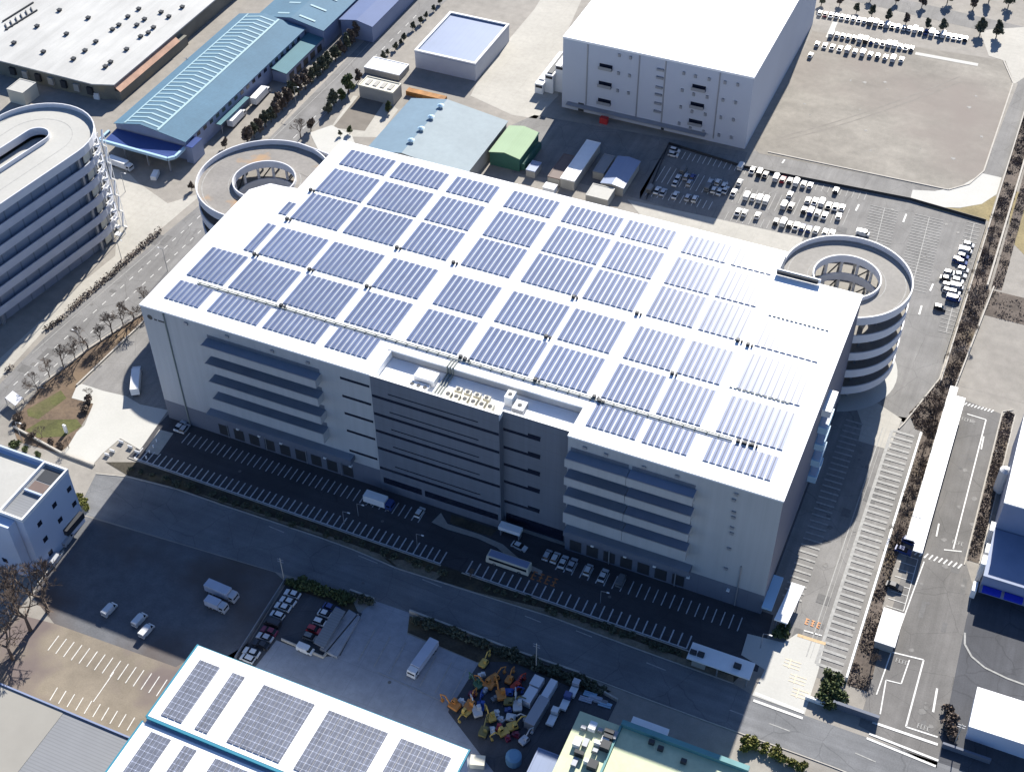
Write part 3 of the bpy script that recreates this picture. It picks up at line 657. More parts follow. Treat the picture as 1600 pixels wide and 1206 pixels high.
# ================================================================== RAMPS
def ramp(label, c, ro, ri, top, n_lev, deckm, parm, ang):
    t = thing('spiral_ramp', label, 'car ramp', (c[0], c[1], 0), 'spiral truck ramps at the back of the warehouse')
    MB().cyl(c, ri - .4, 0, .35, 40).build('core_floor', CONC_WHITE, t)
    pitch = 6.62
    for k in range(n_lev):
        z = top - k * pitch
        d = MB().ring(c, ri, ro, z - .7, z, 72).build('deck', deckm, t)
        MB().ring(c, ro - .02, ro + .35, z - 1.1, z + 1.7, 72).build('outer_parapet', parm, d)
        MB().ring(c, ri - .35, ri + .02, z - 1.1, z + 1.4, 60).build('inner_parapet', parm, d)
        if k == 0:
            mk = MB(); mk.ring(c, ro - 1.5, ro - 1.25, z + .004, z + .03, 72); mk.ring(c, ri + 1.3, ri + 1.5, z + .004, z + .03, 60); mk.build('kerb_line', PAINT_FADE, d)
    z0 = top - .7
    for i in range(14):
        a = 2 * PI * i / 14 + .1
        MB().tube((c[0] + (ri + .8) * math.cos(a), c[1] + (ri + .8) * math.sin(a), 0), (c[0] + (ri + .8) * math.cos(a), c[1] + (ri + .8) * math.sin(a), z0), .45, 8).build('column', PARAPET, t)
    for i in range(20):
        a = 2 * PI * i / 20
        MB().tube((c[0] + (ro - 4.2) * math.cos(a), c[1] + (ro - 4.2) * math.sin(a), 0), (c[0] + (ro - 4.2) * math.cos(a), c[1] + (ro - 4.2) * math.sin(a), z0), .4, 8).build('column', STEEL, t)
    br = MB()
    for k in range(n_lev):
        za, zb = top - k * pitch - .8, top - (k + 1) * pitch + .2
        for i in range(14):
            if i % 2: continue
            a, b = 2 * PI * i / 14 + .1, 2 * PI * (i + 1) / 14 + .1
            br.tube((c[0] + (ri + .4) * math.cos(a), c[1] + (ri + .4) * math.sin(a), za), (c[0] + (ri + .4) * math.cos(b), c[1] + (ri + .4) * math.sin(b), max(zb, .1)), .22, 5)
    br.build('diagonal_brace', DARK, t)
    return t
ramp('round spiral ramp at the right rear corner of the big warehouse, banded in grey', (170.0, 97.2), 18.0, 9.6, 32.8, 5, DECK, PARAPET, 0)
ramp('round spiral ramp at the left rear of the big warehouse, deck tinted orange', (-6.3, 72.6), 20.6, 9.8, 33.2, 5, DECK_L, PARAPET, 0)
# landing bridge of the left ramp to the building
lb = thing('ramp_bridge', 'short deck bridging the left spiral ramp to the warehouse edge', 'bridge', (4, 85, 0))
MB().prism([(-6, 83), (-6, 93.1), (13, 90.5), (13, 78)], 32.6, 33.24).build('deck', DECK_L, lb)
MB().wallstrip([(-6.3, 93.4), (13, 90.7)], .36, 32.1, 35.0).build('parapet', PARAPET, lb)

# ================================================================== ROUNDED PARKING BUILDING, upper left
A = Vector((-81.2, 59.5)); B = Vector((-87.6, 17.0)); R0 = 18.2
def stadium(r, n=20):
    d = (A - B).normalized(); a0 = math.atan2(d.y, d.x)
    P = [(A.x + r * math.cos(a0 - PI / 2 + PI * i / n), A.y + r * math.sin(a0 - PI / 2 + PI * i / n)) for i in range(n + 1)]
    P += [(B.x + r * math.cos(a0 + PI / 2 + PI * i / n), B.y + r * math.sin(a0 + PI / 2 + PI * i / n)) for i in range(n + 1)]
    return P
pk = thing('parking_building', 'round-ended multi-storey parking building with pale parapet bands beside the main road', 'building', ((A.x + B.x) / 2, (A.y + B.y) / 2, 0))
TH = 39.5; PT = 6.45
for k in range(6):
    z = TH - 1.6 - k * PT
    d = MB().loft(stadium(4.2), stadium(R0 - .3), z - .6, z).build('deck', DECK if k else PALE_FLAT, pk)
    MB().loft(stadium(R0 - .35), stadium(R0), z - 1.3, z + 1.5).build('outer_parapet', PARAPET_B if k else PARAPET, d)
    if k == 0:
        MB().loft(stadium(3.9), stadium(4.25), z - 1.2, z + 1.4).build('inner_parapet', PARAPET, d)
        lt = MB(); lt.loft(stadium(R0 - 1.7), stadium(R0 - 1.45), z + .004, z + .03); lt.loft(stadium(10.9), stadium(11.1), z + .004, z + .03); lt.build('kerb_line', PAINT_FADE, d)
MB().loft(stadium(R0 - 2.2), stadium(R0 - 1.9), 0, TH - 2.4).build('core_wall', M('tower_core_wall', (.25, .28, .34), .7, [(.3, .08, O1)], lines=[('y', 5.4, .1, .7)]), pk)
MB().sheet(stadium(4.3), TH - 4.2).build('added_inner_floor', PALE_FLAT, pk)  # pale floor added high in the shaft to lighten the opening
for i, (x, y) in enumerate(stadium(R0 - 1.0, 9)):
    MB().box(x - .45, x + .45, y - .45, y + .45, 0, TH - 3).build('column', STEEL, pk)
for k in range(6):
    z = TH - 1.6 - k * PT
    MB().ring((A.x, A.y), R0 - 1.0, R0 - .75, max(.1, z - 4.6), z - 1.35, 10, a0=-.02, a1=.28).build('sunlit_gap_panel', CREAM, pk)  # cream colour stands for sunlight in the gaps between bands
st = MB()
ex = [(-65.0, 66.4), (-66.6, 69.6)]
for (x, y) in ex:
    st.tube((x + 2.6, y + 1.0, 0), (x + 2.6, y + 1.0, TH - 2), .12, 6); st.tube((x + .6, y + .6, 0), (x + .6, y + .6, TH - 2), .15, 6)
for k in range(12):
    z = k * PT / 2; a, b = ex if k % 2 else ex[::-1]
    st.tube((a[0] + 2.4, a[1] + 1, z), (b[0] + 2.4, b[1] + 1, z + PT / 2), .35, 6)
    st.box(min(a[0], b[0]) + .8, min(a[0], b[0]) + 3.4, min(a[1], b[1]) - 1, min(a[1], b[1]) + .8, z - .1, z + .12)
st.build('external_stair', WHITE, pk)
# ================================================================== OTHER BUILDINGS
def block(t, x0, x1, y0, y1, h, wall, roof, rim=.5, part='wall'):
    MB().box(x0, x1, y0, y1, 0, h - .02).build(part, wall, t)
    MB().box(x0 + .25, x1 - .25, y0 + .25, y1 - .25, h - .016, h + .02).build('roof', roof, t)
    if rim: MB().loft([(x0 + .3, y0 + .3), (x1 - .3, y0 + .3), (x1 - .3, y1 - .3), (x0 + .3, y1 - .3)], [(x0 - .08, y0 - .08), (x1 + .08, y0 - .08), (x1 + .08, y1 + .08), (x0 - .08, y1 + .08)], h - .25, h + rim).build('parapet', roof, t)
# white storage block, top right
t = thing('storage_building', 'tall white windowless storage block with small dark balconies on its shaded front', 'building', (79, 240, 0))
WALL_W = M('white_cool_wall', (.44, .465, .52), .6, [(.05, .03, O1)], lines=[('x', 2.4, .01, .94)])
block(t, 43.6, 114.6, 196, 292, 29.0, WALL_W, WHITE_ROOF, .5)
for x, zs in ((60.4, (21, 13.7, 6.5)), (95.5, (20.8, 13.6, 6.5))):
    for z in zs:
        b = MB().box(x - 2.6, x + 2.6, 194.6, 195.99, z - .9, z - .6).build('balcony', STEEL, t)
        MB().box(x - 2.5, x + 2.5, 195.9, 195.985, z - .58, z + 1.0).build('opening', SLIT, b); MB().box(x - 2.6, x + 2.6, 194.55, 194.62, z - .58, z + .4).build('rail', STEEL, b)
for z in (24.8, 21.6, 17.6, 14.6, 11, 7.6): MB().box(79.6, 82.2, 195.3, 195.99, z - .5, z + .3).build('louvre', STEEL, t)
for x in (53.2, 72.9, 82.7, 102.6): MB().box(x - .2, x + .2, 195.75, 195.992, 1.5, 28.4).build('downpipe', STEEL, t)
for x, zs in ((65.3, (27, 19.7, 12.5)), (69.5, (27, 19.7, 12.5)), (89.5, (25.4, 18.5, 11.6, 4.6)), (93.8, (25.2, 17.9, 10.8, 3.7)), (98.8, (25.2, 18, 10.8, 3.6)), (104.6, (25.3, 18.2, 11, 3.6)), (109.2, (25.5, 18.3, 11.2, 3.8))):
    for z in zs:
        v = MB(); v.box(x - .45, x + .45, 195.5, 195.99, z - .7, z + .5); v.build('vent_hood', STEEL, t)
for i in range(5):
    MB().box(98 + i * 2.6, 99.6 + i * 2.6, 283, 286, 29.03, 30.2).build('roof_unit', STEEL, t)
MB().box(50.2, 52.4, 195.9, 195.99, .1, 3.6).build('door', DARK, t); MB().box(82.8, 83.9, 195.9, 195.99, .1, 2.4).build('door', DARK, t)
MB().box(46, 100, 193.4, 195.98, 2.8, 3.1).build('loading_canopy', STEEL, t)
an = thing('dock_annex', 'low white stepped annex with dark slots beside the tall storage block', 'building', (36, 212, 0))
for i, (x0, h) in enumerate(((30.5, 4.2), (33.8, 7.8), (37.2, 11.4))):
    MB().box(x0, 43.4 if i == 2 else x0 + 3.28, 201 + i * 2, 226, 0, h).build('wall', WHITE, an)
    MB().box(x0 + .3, x0 + 3.0, 200.9 + i * 2, 201 + i * 2 - .004, h - 1.6, h - .6).build('opening', SLIT, an)
    MB().box(x0 + .5, x0 + 2.6, 204, 224, h + .004, h + .4).build('roof_slab', DARK if i == 1 else STEEL, an)
# flat lilac roofed building
t = thing('flat_building', 'low square building with lilac-grey roof and pale rim by the pale lane', 'building', (-6.5, 216, 0))
block(t, -19.4, 6.4, 199.8, 232, 7, MID_WALL, MID_ROOF, .6)
MB().loft([(-18.6, 200.6), (5.6, 200.6), (5.6, 231.2), (-18.6, 231.2)], [(-19.5, 199.7), (6.5, 199.7), (6.5, 232.1), (-19.5, 232.1)], 7.2, 7.75).build('roof_rim', WHITE, t)
t = thing('flat_slab_building', 'very low flat cream roof between the main road and the lilac-roofed building', 'shed', (-28, 192, 0))
block(t, -36, -20.8, 188.6, 197, 2.4, BEIGE_WALL, WHITE, .2)
t = thing('beige_building', 'small beige two-storey building with four roof hatches beside the main road', 'building', (-22, 175, 0))
block(t, -29.4, -15, 172.4, 179.3, 5.2, BEIGE_WALL, CREAM, .3)
for i in range(4): MB().box(-27.6 + i * 3.1, -26 + i * 3.1, 174.2, 177.6, 5.21, 5.5).build('roof_hatch', BEIGE_WALL, t)
tag(MB().box(-14, 2, 180.6, 183.4, 0, 1.8).build('storage_rack', RUST), 'long rusty orange rack of goods behind the beige building', 'rack')
# blue-grey gabled shed behind the warehouse
t = thing('gabled_shed', 'large blue-grey gabled shed with a row of roof ventilators behind the warehouse', 'shed', (13, 153, 0))
def gable(t, x0, x1, y0, y1, xr, he, hr, wall, roofa, roofb, over=.5):
    w_ = MB(); w_.box(x0, x1, y0, y1, 0, he - .25, my=0)
    for y in (y0 + .01, y1 - .01): w_.face([(x0, y, he - .25), (x1, y, he - .25), (xr, y, hr - .25)])
    w_.build('wall', wall, t)
    a, b = y0 - over, y1 + over
    def slope(xa, za, xb, zb, mt):
        m_ = MB(); m_.face([(xa, a, za), (xb, a, zb), (xb, b, zb), (xa, b, za)]); m_.face([(xa, b, za - .2), (xb, b, zb - .2), (xb, a, zb - .2), (xa, a, za - .2)])
        m_.face([(xa, a, za - .2), (xb, a, zb - .2), (xb, a, zb), (xa, a, za)]); m_.face([(xb, b, zb - .2), (xa, b, za - .2), (xa, b, za), (xb, b, zb)])
        m_.face([(xa, b, za - .2), (xa, a, za - .2), (xa, a, za), (xa, b, za)] if xa < xb else [(xa, a, za - .2), (xa, b, za - .2), (xa, b, za), (xa, a, za)])
        m_.build('roof', mt, t)
    slope(x0 - over, he - .1, xr, hr, roofa); slope(x1 + over, he - .1, xr, hr, roofb)
gable(t, -5.8, 32.4, 134, 170, 8.6, 6.5, 9.6, BEIGE_WALL, GREY_SHED, GREY_SHED2)
for i in range(4):
    y = 141 + i * 8; v = MB(); v.cyl((8.6, y), .7, 9.3, 10.3, 12); v.cyl((8.6, y), 1.3, 10.3, 10.8, 12, r1=.4); v.build('ventilator', PALE_BLUE, t)
t = thing('green_building', 'bright pale green roofed building with dark green walls behind the warehouse', 'building', (40, 160, 0))
gable(t, 34, 45.4, 151.6, 169, 39.7, 5.6, 6.8, GREEN_WALL, GREEN_ROOF, GREEN_ROOF, .3)
MB().box(45.42, 47.0, 153, 168, 0, 2.6).build('lean_to', GREEN_WALL, t)
def low(name, label, x0, x1, y0, y1, h, wall, roof, xr=None):
    t = thing(name, label, 'shed', ((x0 + x1) / 2, (y0 + y1) / 2, 0))
    if xr: gable(t, x0, x1, y0, y1, xr, h - .6, h, wall, roof, roof, .3)
    else: block(t, x0, x1, y0, y1, h, wall, roof, .15)
    return t
low('long_shed', 'long white roofed shed in the works yard, half in shade', 62.2, 67.4, 148.5, 173.8, 4, BEIGE_WALL, WHITE)
low('brown_shed', 'narrow brown roofed shed left of the long white roofed one', 57.2, 61.8, 149, 164, 3, BEIGE_WALL, BROWN_ROOF)
low('grey_shed', 'grey roofed shed right of the long white roofed one', 76, 84, 152, 169, 4.4, BEIGE_WALL, MID_ROOF, 80)
low('cream_shed', 'small cream roofed shed at the sunny edge of the works yard', 73.5, 81.5, 143.6, 150.8, 3.4, BEIGE_WALL, PALE_FLAT)
low('tiny_shed', 'tiny grey hut between the green building and the brown shed', 48.6, 52, 150, 156, 2.8, BEIGE_WALL, MID_ROOF)
low('yard_hut', 'slim grey hut just left of the grey roofed shed', 70.6, 74.6, 158, 169.5, 3, BEIGE_WALL, GREY_FLAT)
low('white_hut', 'small bright white canopy at the lower end of the brown shed', 57.8, 62, 143.2, 146.4, 2.4, WHITE, WHITE)
tag(MB().box(60.5, 63.4, 191.2, 193.0, 0, 2.4).build('red_container', M('red_paint', (.42, .03, .03), .6)), 'small red container at the foot of the tall storage block', 'container')

# blue gabled warehouse by the main road
t = thing('blue_warehouse', 'long blue gabled warehouse with pale skylight strips and a cobalt front canopy', 'warehouse', (-81, 155, 0))
gable(t, -96, -66.4, 112, 196.5, -84.5, 8.2, 10.8, R_WALL, BLUE_ROOF, BLUE_ROOF)
sk = MB()
def zroof(x): return 10.8 - (10.8 - 8.1) * (abs(x + 84.5) / (12.0 if x < -84.5 else 18.6))
for i in range(30):
    y = 113.2 + i * 2.78
    for xa, xb in ((-91.8, -84.5), (-84.5, -77.6)):
        for q in (0,): sk.face([(xa, y, zroof(xa) + .12), (xb, y, zroof(xb) + .12), (xb, y + .75, zroof(xb) + .12), (xa, y + .75, zroof(xa) + .12)])
for x in (-91.8, -77.6): sk.face([(x - .4, 112, zroof(x - .4) + .14), (x + .4, 112, zroof(x + .4) + .14), (x + .4, 196.5, zroof(x + .4) + .14), (x - .4, 196.5, zroof(x - .4) + .14)])
sk.build('skylight', SKYLIGHT, t)
wn = MB()
for i in range(19): wn.box(-66.39, -66.3, 115 + i * 4.2, 117 + i * 4.2, 5.6, 7.0)
wn.build('window_band', SLIT, t)
MB().box(-94, -84.6, 111.3, 111.98, 3.6, 5.6).build('window', SLIT, t); MB().box(-82.6, -70, 111.3, 111.98, 3.6, 5.6).build('window', SLIT, t)
c = MB(); c.face([(-95.4, 111.2, 6.4), (-95.4, 103.9, 5.9), (-68.6, 103.6, 5.9), (-67.2, 105.4, 5.9), (-67.2, 111.2, 6.4)][::-1]); c.build('front_canopy', COBALT, t)
c = MB(); c.wallstrip([(-97.4, 109.4), (-97.2, 103.4), (-68.2, 103.0), (-66.4, 105), (-66.4, 111)], .9, 5.2, 6.3); c.build('canopy_fascia', PALE_BLUE, t)
for x in (-97, -87.4, -77.8, -68.6): MB().box(x - .25, x + .25, 103.6, 104.1, 0, 5.2).build('post', STEEL, t)
MB().box(-66.3, -63.2, 110.8, 117.6, 0, 6.6).build('side_block', R_WALL, t); MB().box(-65.9, -63.0, 111, 117.4, 6.61, 6.8).build('side_roof', COBALT, t)
t = thing('teal_lean_to', 'teal mono-pitch lean-to shed along the far half of the blue warehouse', 'shed', (-62.5, 184, 0))
MB().box(-65.9, -59.6, 170, 199, 0, 4.4).build('wall', R_WALL, t)
c = MB(); c.face([(-66.1, 169.6, 5.6), (-59.2, 169.6, 4.6), (-59.2, 199.4, 4.6), (-66.1, 199.4, 5.6)]); c.face([(-66.1, 199.4, 5.4), (-59.2, 199.4, 4.4), (-59.2, 169.6, 4.4), (-66.1, 169.6, 5.4)]); c.build('roof', TEAL_ROOF, t)
for i in range(5): MB().box(-59.59, -59.5, 172 + i * 5.4, 175.4 + i * 5.4, .2, 3).build('door', DARK, t)
t = thing('teal_awning', 'short teal awning on posts on the near half of the blue warehouse', 'awning', (-64.2, 139, 0))
MB().box(-66.0, -63.6, 130, 150, 4.4, 4.6).build('roof', TEAL_ROOF, t)
for y in (130.5, 140, 149.5): MB().box(-63.9, -63.7, y, y + .2, 0, 4.4).build('post', STEEL, t)
t = thing('blue_warehouse', 'second blue gabled warehouse beyond the first, cut by the top edge', 'warehouse', (-73.5, 226, 0))
gable(t, -88.6, -59, 198.6, 262, -73, 8.2, 10.8, R_WALL, BLUE_ROOF, BLUE_ROOF)
sk = MB()
for i in range(6):
    y = 201 + i * 9
    for xa, xb in ((-81, -75.6), (-71, -64)):
        z = lambda x: 10.8 - 2.7 * abs(x + 73) / 15.3 + .14
        s1 = MB(); s1.face([(xa, y, z(xa)), (xb, y, z(xb)), (xb, y + 1, z(xb)), (xa, y + 1, z(xa))]); s1.build('skylight', SKYLIGHT, t)
t = thing('deep_blue_warehouse', 'deep blue roofed warehouse beside the road at the top edge', 'warehouse', (-50, 236, 0))
gable(t, -57.6, -43.4, 210, 264, -50, 7.4, 8.8, R_WALL, BLUE_ROOF2, BLUE_ROOF2)

# bright factory roof, top left
t = thing('factory', 'huge low factory with bright off-white roof dotted with dark vents', 'factory', (-180, 190, 0))
MB().prism([(-290, 132.4), (-121, 132.4), (-113.5, 135), (-113.5, 290), (-290, 290)], 0, 6.6, cap=False, bottom=False).build('wall', FACT_WALL, t)
MB().prism([(-291, 131.6), (-120.6, 131.6), (-112.7, 134.4), (-112.7, 291), (-291, 291)], 6.6, 7.1).build('roof', FACT_ROOF, t)
for px, py in ((22, 68), (58, 42), (68, 82), (104, 54), (93, 17), (138, 29), (115, 93), (133, 80), (150, 66), (176, 47), (186, 40), (200, 27), (217, 15), (214, 40), (226, 31), (240, 44), (252, 20), (264, 27), (165, 105), (173, 98), (198, 78), (220, 58), (232, 52), (285, 12)):
    p = g(px, py, 7.3); v = MB(); v.box(p.x - .7, p.x + .7, p.y - .7, p.y + .7, 7.1, 7.8); v.box(p.x - .85, p.x + .85, p.y - .85, p.y + .85, 7.8, 8.0); v.build('roof_vent', DARK, t)
fr = MB()
for i in range(6):
    a = g(8 + i * 8, 38 - i * 5.2, 7.4); b = g(12 + i * 8, 46 - i * 5.2, 7.4); fr.tube(a, b, .3, 5)
for (p, q) in (((4, 34), (52, 4)), ((8, 47), (58, 16))): fr.tube(g(*p, 7.4), g(*q, 7.4), .35, 5)
fr.build('pipe_frame', DARK, t)
MB().box(-113.45, -111.0, 134.8, 180, 0, 4).build('side_aisle', FACT_WALL, t)
c = MB(); c.face([(-113.4, 134.6, 6.2), (-110.8, 134.6, 4.2), (-110.8, 175, 4.2), (-113.4, 175, 6.2)]); c.build('side_roof', M('faded_terracotta', (.42, .25, .17), .8, [(.3, .2, O1)]), t)
for i in range(7): MB().box(-160 + i * 6, -157.6 + i * 6, 131.4, 132.39, 2, 5).build('wall_panel', BEIGE_WALL if i % 2 else DARK, t)
for i, (px, py) in enumerate(((225, 100), (236, 90), (246, 83), (258, 75), (269, 66), (281, 57))):
    p = g(px, py); tag(MB().obox((p.x, p.y), 3.4, 6.2, 0, 3.0 + .3 * (i % 3), .0).build('storage_container', [WHITE, BEIGE_WALL, STEEL][i % 3]),
        '%s storage container, %s from the near end beside the factory' % (['white', 'beige', 'grey'][i % 3], ORD[i]), 'container', group='containers along the factory wall')
for i, (px, py) in enumerate(((131, 140), (145, 145), (157, 150))):
    p = g(px, py); tag(MB().obox((p.x, p.y), 2.4, 5.5, 0, 2.6, .1).build('storage_container', WHITE), 'white container, %s from the left at the factory front wall' % ORD[i], 'container', group='containers at the factory front')
t = low('cream_hut', 'cream hut with a pale flat roof behind the parking building', -150, -142.6, 118, 126, 5.6, CREAM, PALE_FLAT)

# white office lower left
t = thing('office_building', 'white office block with scattered small windows at the left edge', 'building', (-12, -52, 0))
MB().box(-6, 1.3, -60.6, -42, 0, 19.9).build('wall', LB_WALL, t)
MB().prism([(-40, -42), (-40, -63.5), (-1.2, -63.5), (-1.2, -60.72), (-6.02, -60.72), (-6.02, -42)], 0, 19.5).build('wall', LB_WALL, t)
MB().box(-39.6, -6.5, -63.1, -43.4, 19.52, 19.7).build('roof', PALE_FLAT, t)
MB().box(-5.6, .9, -60.2, -42.4, 19.93, 19.97).build('roof', GREY_FLAT, t)
MB().loft([(-5.6, -60.2), (.9, -60.2), (.9, -42.4), (-5.6, -42.4)], [(-6.1, -60.7), (1.4, -60.7), (1.4, -41.9), (-6.1, -41.9)], 19.8, 20.9).build('parapet', WHITE, t)
MB().box(-40, -6.2, -42.4, -41.9, 19.5, 21).build('parapet', LB_WALL, t)
MB().box(-4.6, .0, -47.6, -43.4, 19.98, 20.05).build('roof_opening', DARK, t); MB().box(-4.6, .0, -51.2, -48, 19.98, 20.06).build('roof_opening', BROWN_ROOF, t); MB().box(-4.9, .5, -52, -51.5, 19.98, 20.7).build('roof_wall', LB_WALL, t)
for px, py in ((108, 764), (85, 789), (116, 787), (94, 812), (62, 818), (71, 842), (79, 863), (69, 880)):
    p = gx(px, py, 1.3); MB().box(1.302, 1.36, p.y - .8, p.y + .8, p.z - .8, p.z + .8).build('window', SLIT, t)
for px, py in ((8, 875), (18, 895), (9, 908), (28, 920), (11, 924)):
    p = gy(px, py, -63.5); MB().box(p.x - .8, p.x + .8, -63.57, -63.502, p.z - .8, p.z + .8).build('window', SLIT, t)
MB().box(1.31, 2.6, -50, -42.8, 3.2, 5.2).build('porch', DARK, t)

# solar-roofed workshop, bottom left
t = thing('workshop', 'white solar-roofed workshop with teal eaves at the bottom edge', 'building', (93, -96, 0))
MB().box(58.3, 128.4, -91.4, -71, 0, 11.8).build('wall', LB_WALL, t)
MB().box(58.0, 128.7, -91.5, -70.7, 11.82, 12.25).build('roof', WHITE_ROOF, t)
MB().box(57.7, 128.4, -128, -91.9, 0, 10.9).build('wall', LB_WALL, t)
MB().box(57.4, 128.6, -128.4, -92.9, 10.92, 11.35).build('roof', WHITE_ROOF, t)
e = MB(); e.box(57.5, 57.98, -91.8, -70.4, 11.6, 12.2); e.box(57.98, 128.9, -92.2, -91.52, 11.6, 12.2); e.box(128.72, 129.1, -91.5, -70.4, 11.6, 12.2); e.box(57.98, 128.7, -70.68, -70.4, 11.5, 12.0)
e.box(56.9, 57.38, -128.4, -92.6, 10.7, 11.3); e.build('eave', TEAL_EDGE, t)
def grey_array(x0, x1, y0, y1, z, label):
    t2 = thing('solar_array', label, 'solar panels', ((x0 + x1) / 2, (y0 + y1) / 2, z), 'grey solar panels on the workshop roof')
    n = max(3, round((x1 - x0) / 1.7)); p = (x1 - x0) / n
    for i in range(n): MB().box(x0 + i * p + .06, x0 + (i + 1) * p - .06, y0, y1, z + .02, z + .18).build('panel_row', SOLAR_GREY, t2)
for i, (x0, x1) in enumerate(((60.6, 66.2), (69.6, 73.0), (78, 91.6), (95.2, 110.4), (113.6, 126.2))):
    grey_array(x0, x1, -90.2, -74, 12.25, 'grey solar block, %s from the left on the rear half of the workshop roof' % ORD[i])
for i, (x0, x1) in enumerate(((60.6, 66), (69.4, 72.8), (77.6, 91.4), (95, 110))):
    grey_array(x0, x1, -124, -94.3, 11.35, 'grey solar block, %s from the left on the near half of the workshop roof' % ORD[i])
t = thing('grey_roof_building', 'low building with half cream, half grey corrugated roof at the bottom left', 'building', (32, -115, 0))
MB().box(-30, 54.6, -140, -95.8, 0, 5.7).build('wall', BEIGE_WALL, t)
MB().box(-30.2, 36, -140, -95.6, 5.72, 6.0).build('roof', M('cream_flat_roof', (.28, .265, .23), .8, [(.1, .06, O1)]), t)
MB().box(36.05, 54.8, -140, -95.6, 5.72, 5.95).build('roof', GREY_FLAT, t)
MB().box(-30.2, 54.8, -95.5, -95.1, 5.2, 6.3).build('eave', R_WALL, t)
# pale green roofed works, bottom centre
t = thing('pale_green_works', 'works building with pale lime roof and teal parapet at the bottom edge', 'building', (165, -60, 0))
MB().box(147.4, 157.0, -90, -49.8, 0, 8.8).build('wall', BEIGE_WALL, t); MB().box(157.02, 187, -90, -48.6, 0, 8.6).build('wall', TEAL_PARAPET, t)
MB().box(147.2, 157.1, -90, -49.6, 8.82, 9.0).build('roof', LIME_ROOF, t); MB().box(157.6, 186.4, -90, -49.7, 8.62, 8.8).build('roof', LIME_ROOF, t)
MB().box(157.2, 187.2, -49.68, -48.4, 8.4, 10.0).build('parapet', TEAL_PARAPET, t)
MB().box(156.98, 157.5, -90, -49.7, 8.4, 9.4).build('roof_gutter', TEAL_PARAPET, t)
k = 0
for px, py in ((912, 1136), (926, 1135), (952, 1145), (960, 1148), (934, 1161), (946, 1166), (930, 1172), (902, 1160), (905, 1178), (898, 1190), (918, 1190), (926, 1196), (938, 1140), (945, 1158), (950, 1153), (915, 1160)):
    p = g(px, py, 9.6); m_ = MB(); m_.obox((p.x, p.y), 1.2 + (k % 3) * .5, .9 + (k % 2) * 1.2, 9.0, 9.9 + (k % 3) * .4); k += 1
    m_.build('roof_unit', [DARK, STEEL, WHITE][k % 3], t)
for px, py in ((1032, 1170), (1068, 1190), (1018, 1160)):
    p = g(px, py, 9); MB().obox((p.x, p.y), 1.3, 1.0, 8.8, 9.8).build('roof_unit', DARK, t)
t = thing('sign_box', 'white topped blue box sign on the rear parapet of the pale green works', 'sign', (163, -45, 0))
MB().box(158.8, 167.2, -46.6, -45.0, 0, 5.8).build('blue_face', M('sign_blue', (.03, .20, .36), .5), t); MB().box(158.6, 167.4, -46.8, -44.8, 5.82, 7.0).build('white_top', WHITE, t)
t = low('white_kiosk', 'small white roofed kiosk at the right end of the pale green works', 187.4, 194, -53.5, -49, 6, TEAL_PARAPET, WHITE)
t = low('side_annex', 'grey flat roofed annex left of the lime roofed works', 141.2, 147, -90, -60, 5, R_WALL, MID_ROOF)

# right-hand side
t = thing('dock_shelter', 'long narrow white roofed shelter beside the truck yard', 'shelter', (207.8, 63, 0))
MB().box(205.4, 207.6, 43, 96.6, 4.6, 4.9).build('roof', WHITE_ROOF, t); MB().box(205.4, 207.5, 34.6, 42.8, 4.5, 4.8).build('roof', WHITE_ROOF, t); MB().box(207.9, 210.3, 31.6, 93.4, 4.3, 4.6).build('roof', WHITE_ROOF, t)
MB().box(207.58, 207.92, 34.6, 93.4, 4.2, 4.4).build('gutter', STEEL, t)
for i in range(11): MB().box(207.7, 207.9, 34 + i * 5.9, 34.2 + i * 5.9, 0, 4.2).build('post', STEEL, t)
t = thing('yard_booth', 'small white flat roofed booth beside the truck yard', 'booth', (207.5, 6.5, 0))
MB().box(205.3, 209.8, 1.2, 11.6, 0, 2.8).build('wall', BEIGE_WALL, t); MB().box(205, 210.1, .9, 11.9, 2.82, 3.1).build('roof', WHITE, t); MB().box(209.81, 209.86, 3, 9, 1, 2.2).build('window', SLIT, t)
t = thing('plant_building', 'blue-grey plant building with white roof and royal blue awnings at the right edge', 'building', (245, 50, 0))
MB().box(226, 300, 45.5, 84, 0, 16.6).build('wall', R_WALL, t); MB().box(225.8, 300, 45.3, 84, 16.62, 17).build('roof', WHITE_ROOF, t)
MB().box(226, 300, 28.6, 45.4, 0, 6.6).build('wall', R_WALL, t); MB().box(225.8, 300, 28.4, 45.2, 6.62, 6.9).build('roof', M('blue_plant_roof', (.20, .24, .34), .6, [(.2, .08, O1)]), t)
for i in range(6): MB().box(226.6 + i * 5.4, 231.2 + i * 5.4, 26.6, 28.39, 2.6, 3.4).build('awning', AWNING, t)
sp = MB()
for (x, y, z1) in ((224.8, 45, 6), (225.0, 38, 5), (224.6, 32, 7), (224.2, 26, 3)): sp.box(x, x + 1.2, y, y + 3.2, 0, z1)
sp.build('white_duct', WHITE, t)
t = thing('roof_tank', 'white rounded tank by the wall of the plant building at the right edge', 'tank', (226, 66, 0))
c = MB(); c.cyl((225.2, 66), 1.6, 0, 8, 14); c.cyl((225.2, 66), 1.6, 8, 8.7, 14, r1=.5); c.build('shell', WHITE, t)
t = thing('white_shed', 'white roofed shed at the bottom right edge', 'shed', (245, -10, 0))
gable(t, 230.6, 262, -15.6, -4.6, 246, 5.6, 5.9, LB_WALL, WHITE_ROOF, WHITE_ROOF, .3)
t = thing('gate_canopy', 'long white gatehouse canopy beside the front planting strip', 'gatehouse', (172, -20, 0))
MB().box(164.4, 180.2, -22.6, -17.6, 3.6, 4.0).build('roof', WHITE, t); MB().box(165.6, 169, -21.6, -18.6, 0, 3.5).build('booth', BEIGE_WALL, t)
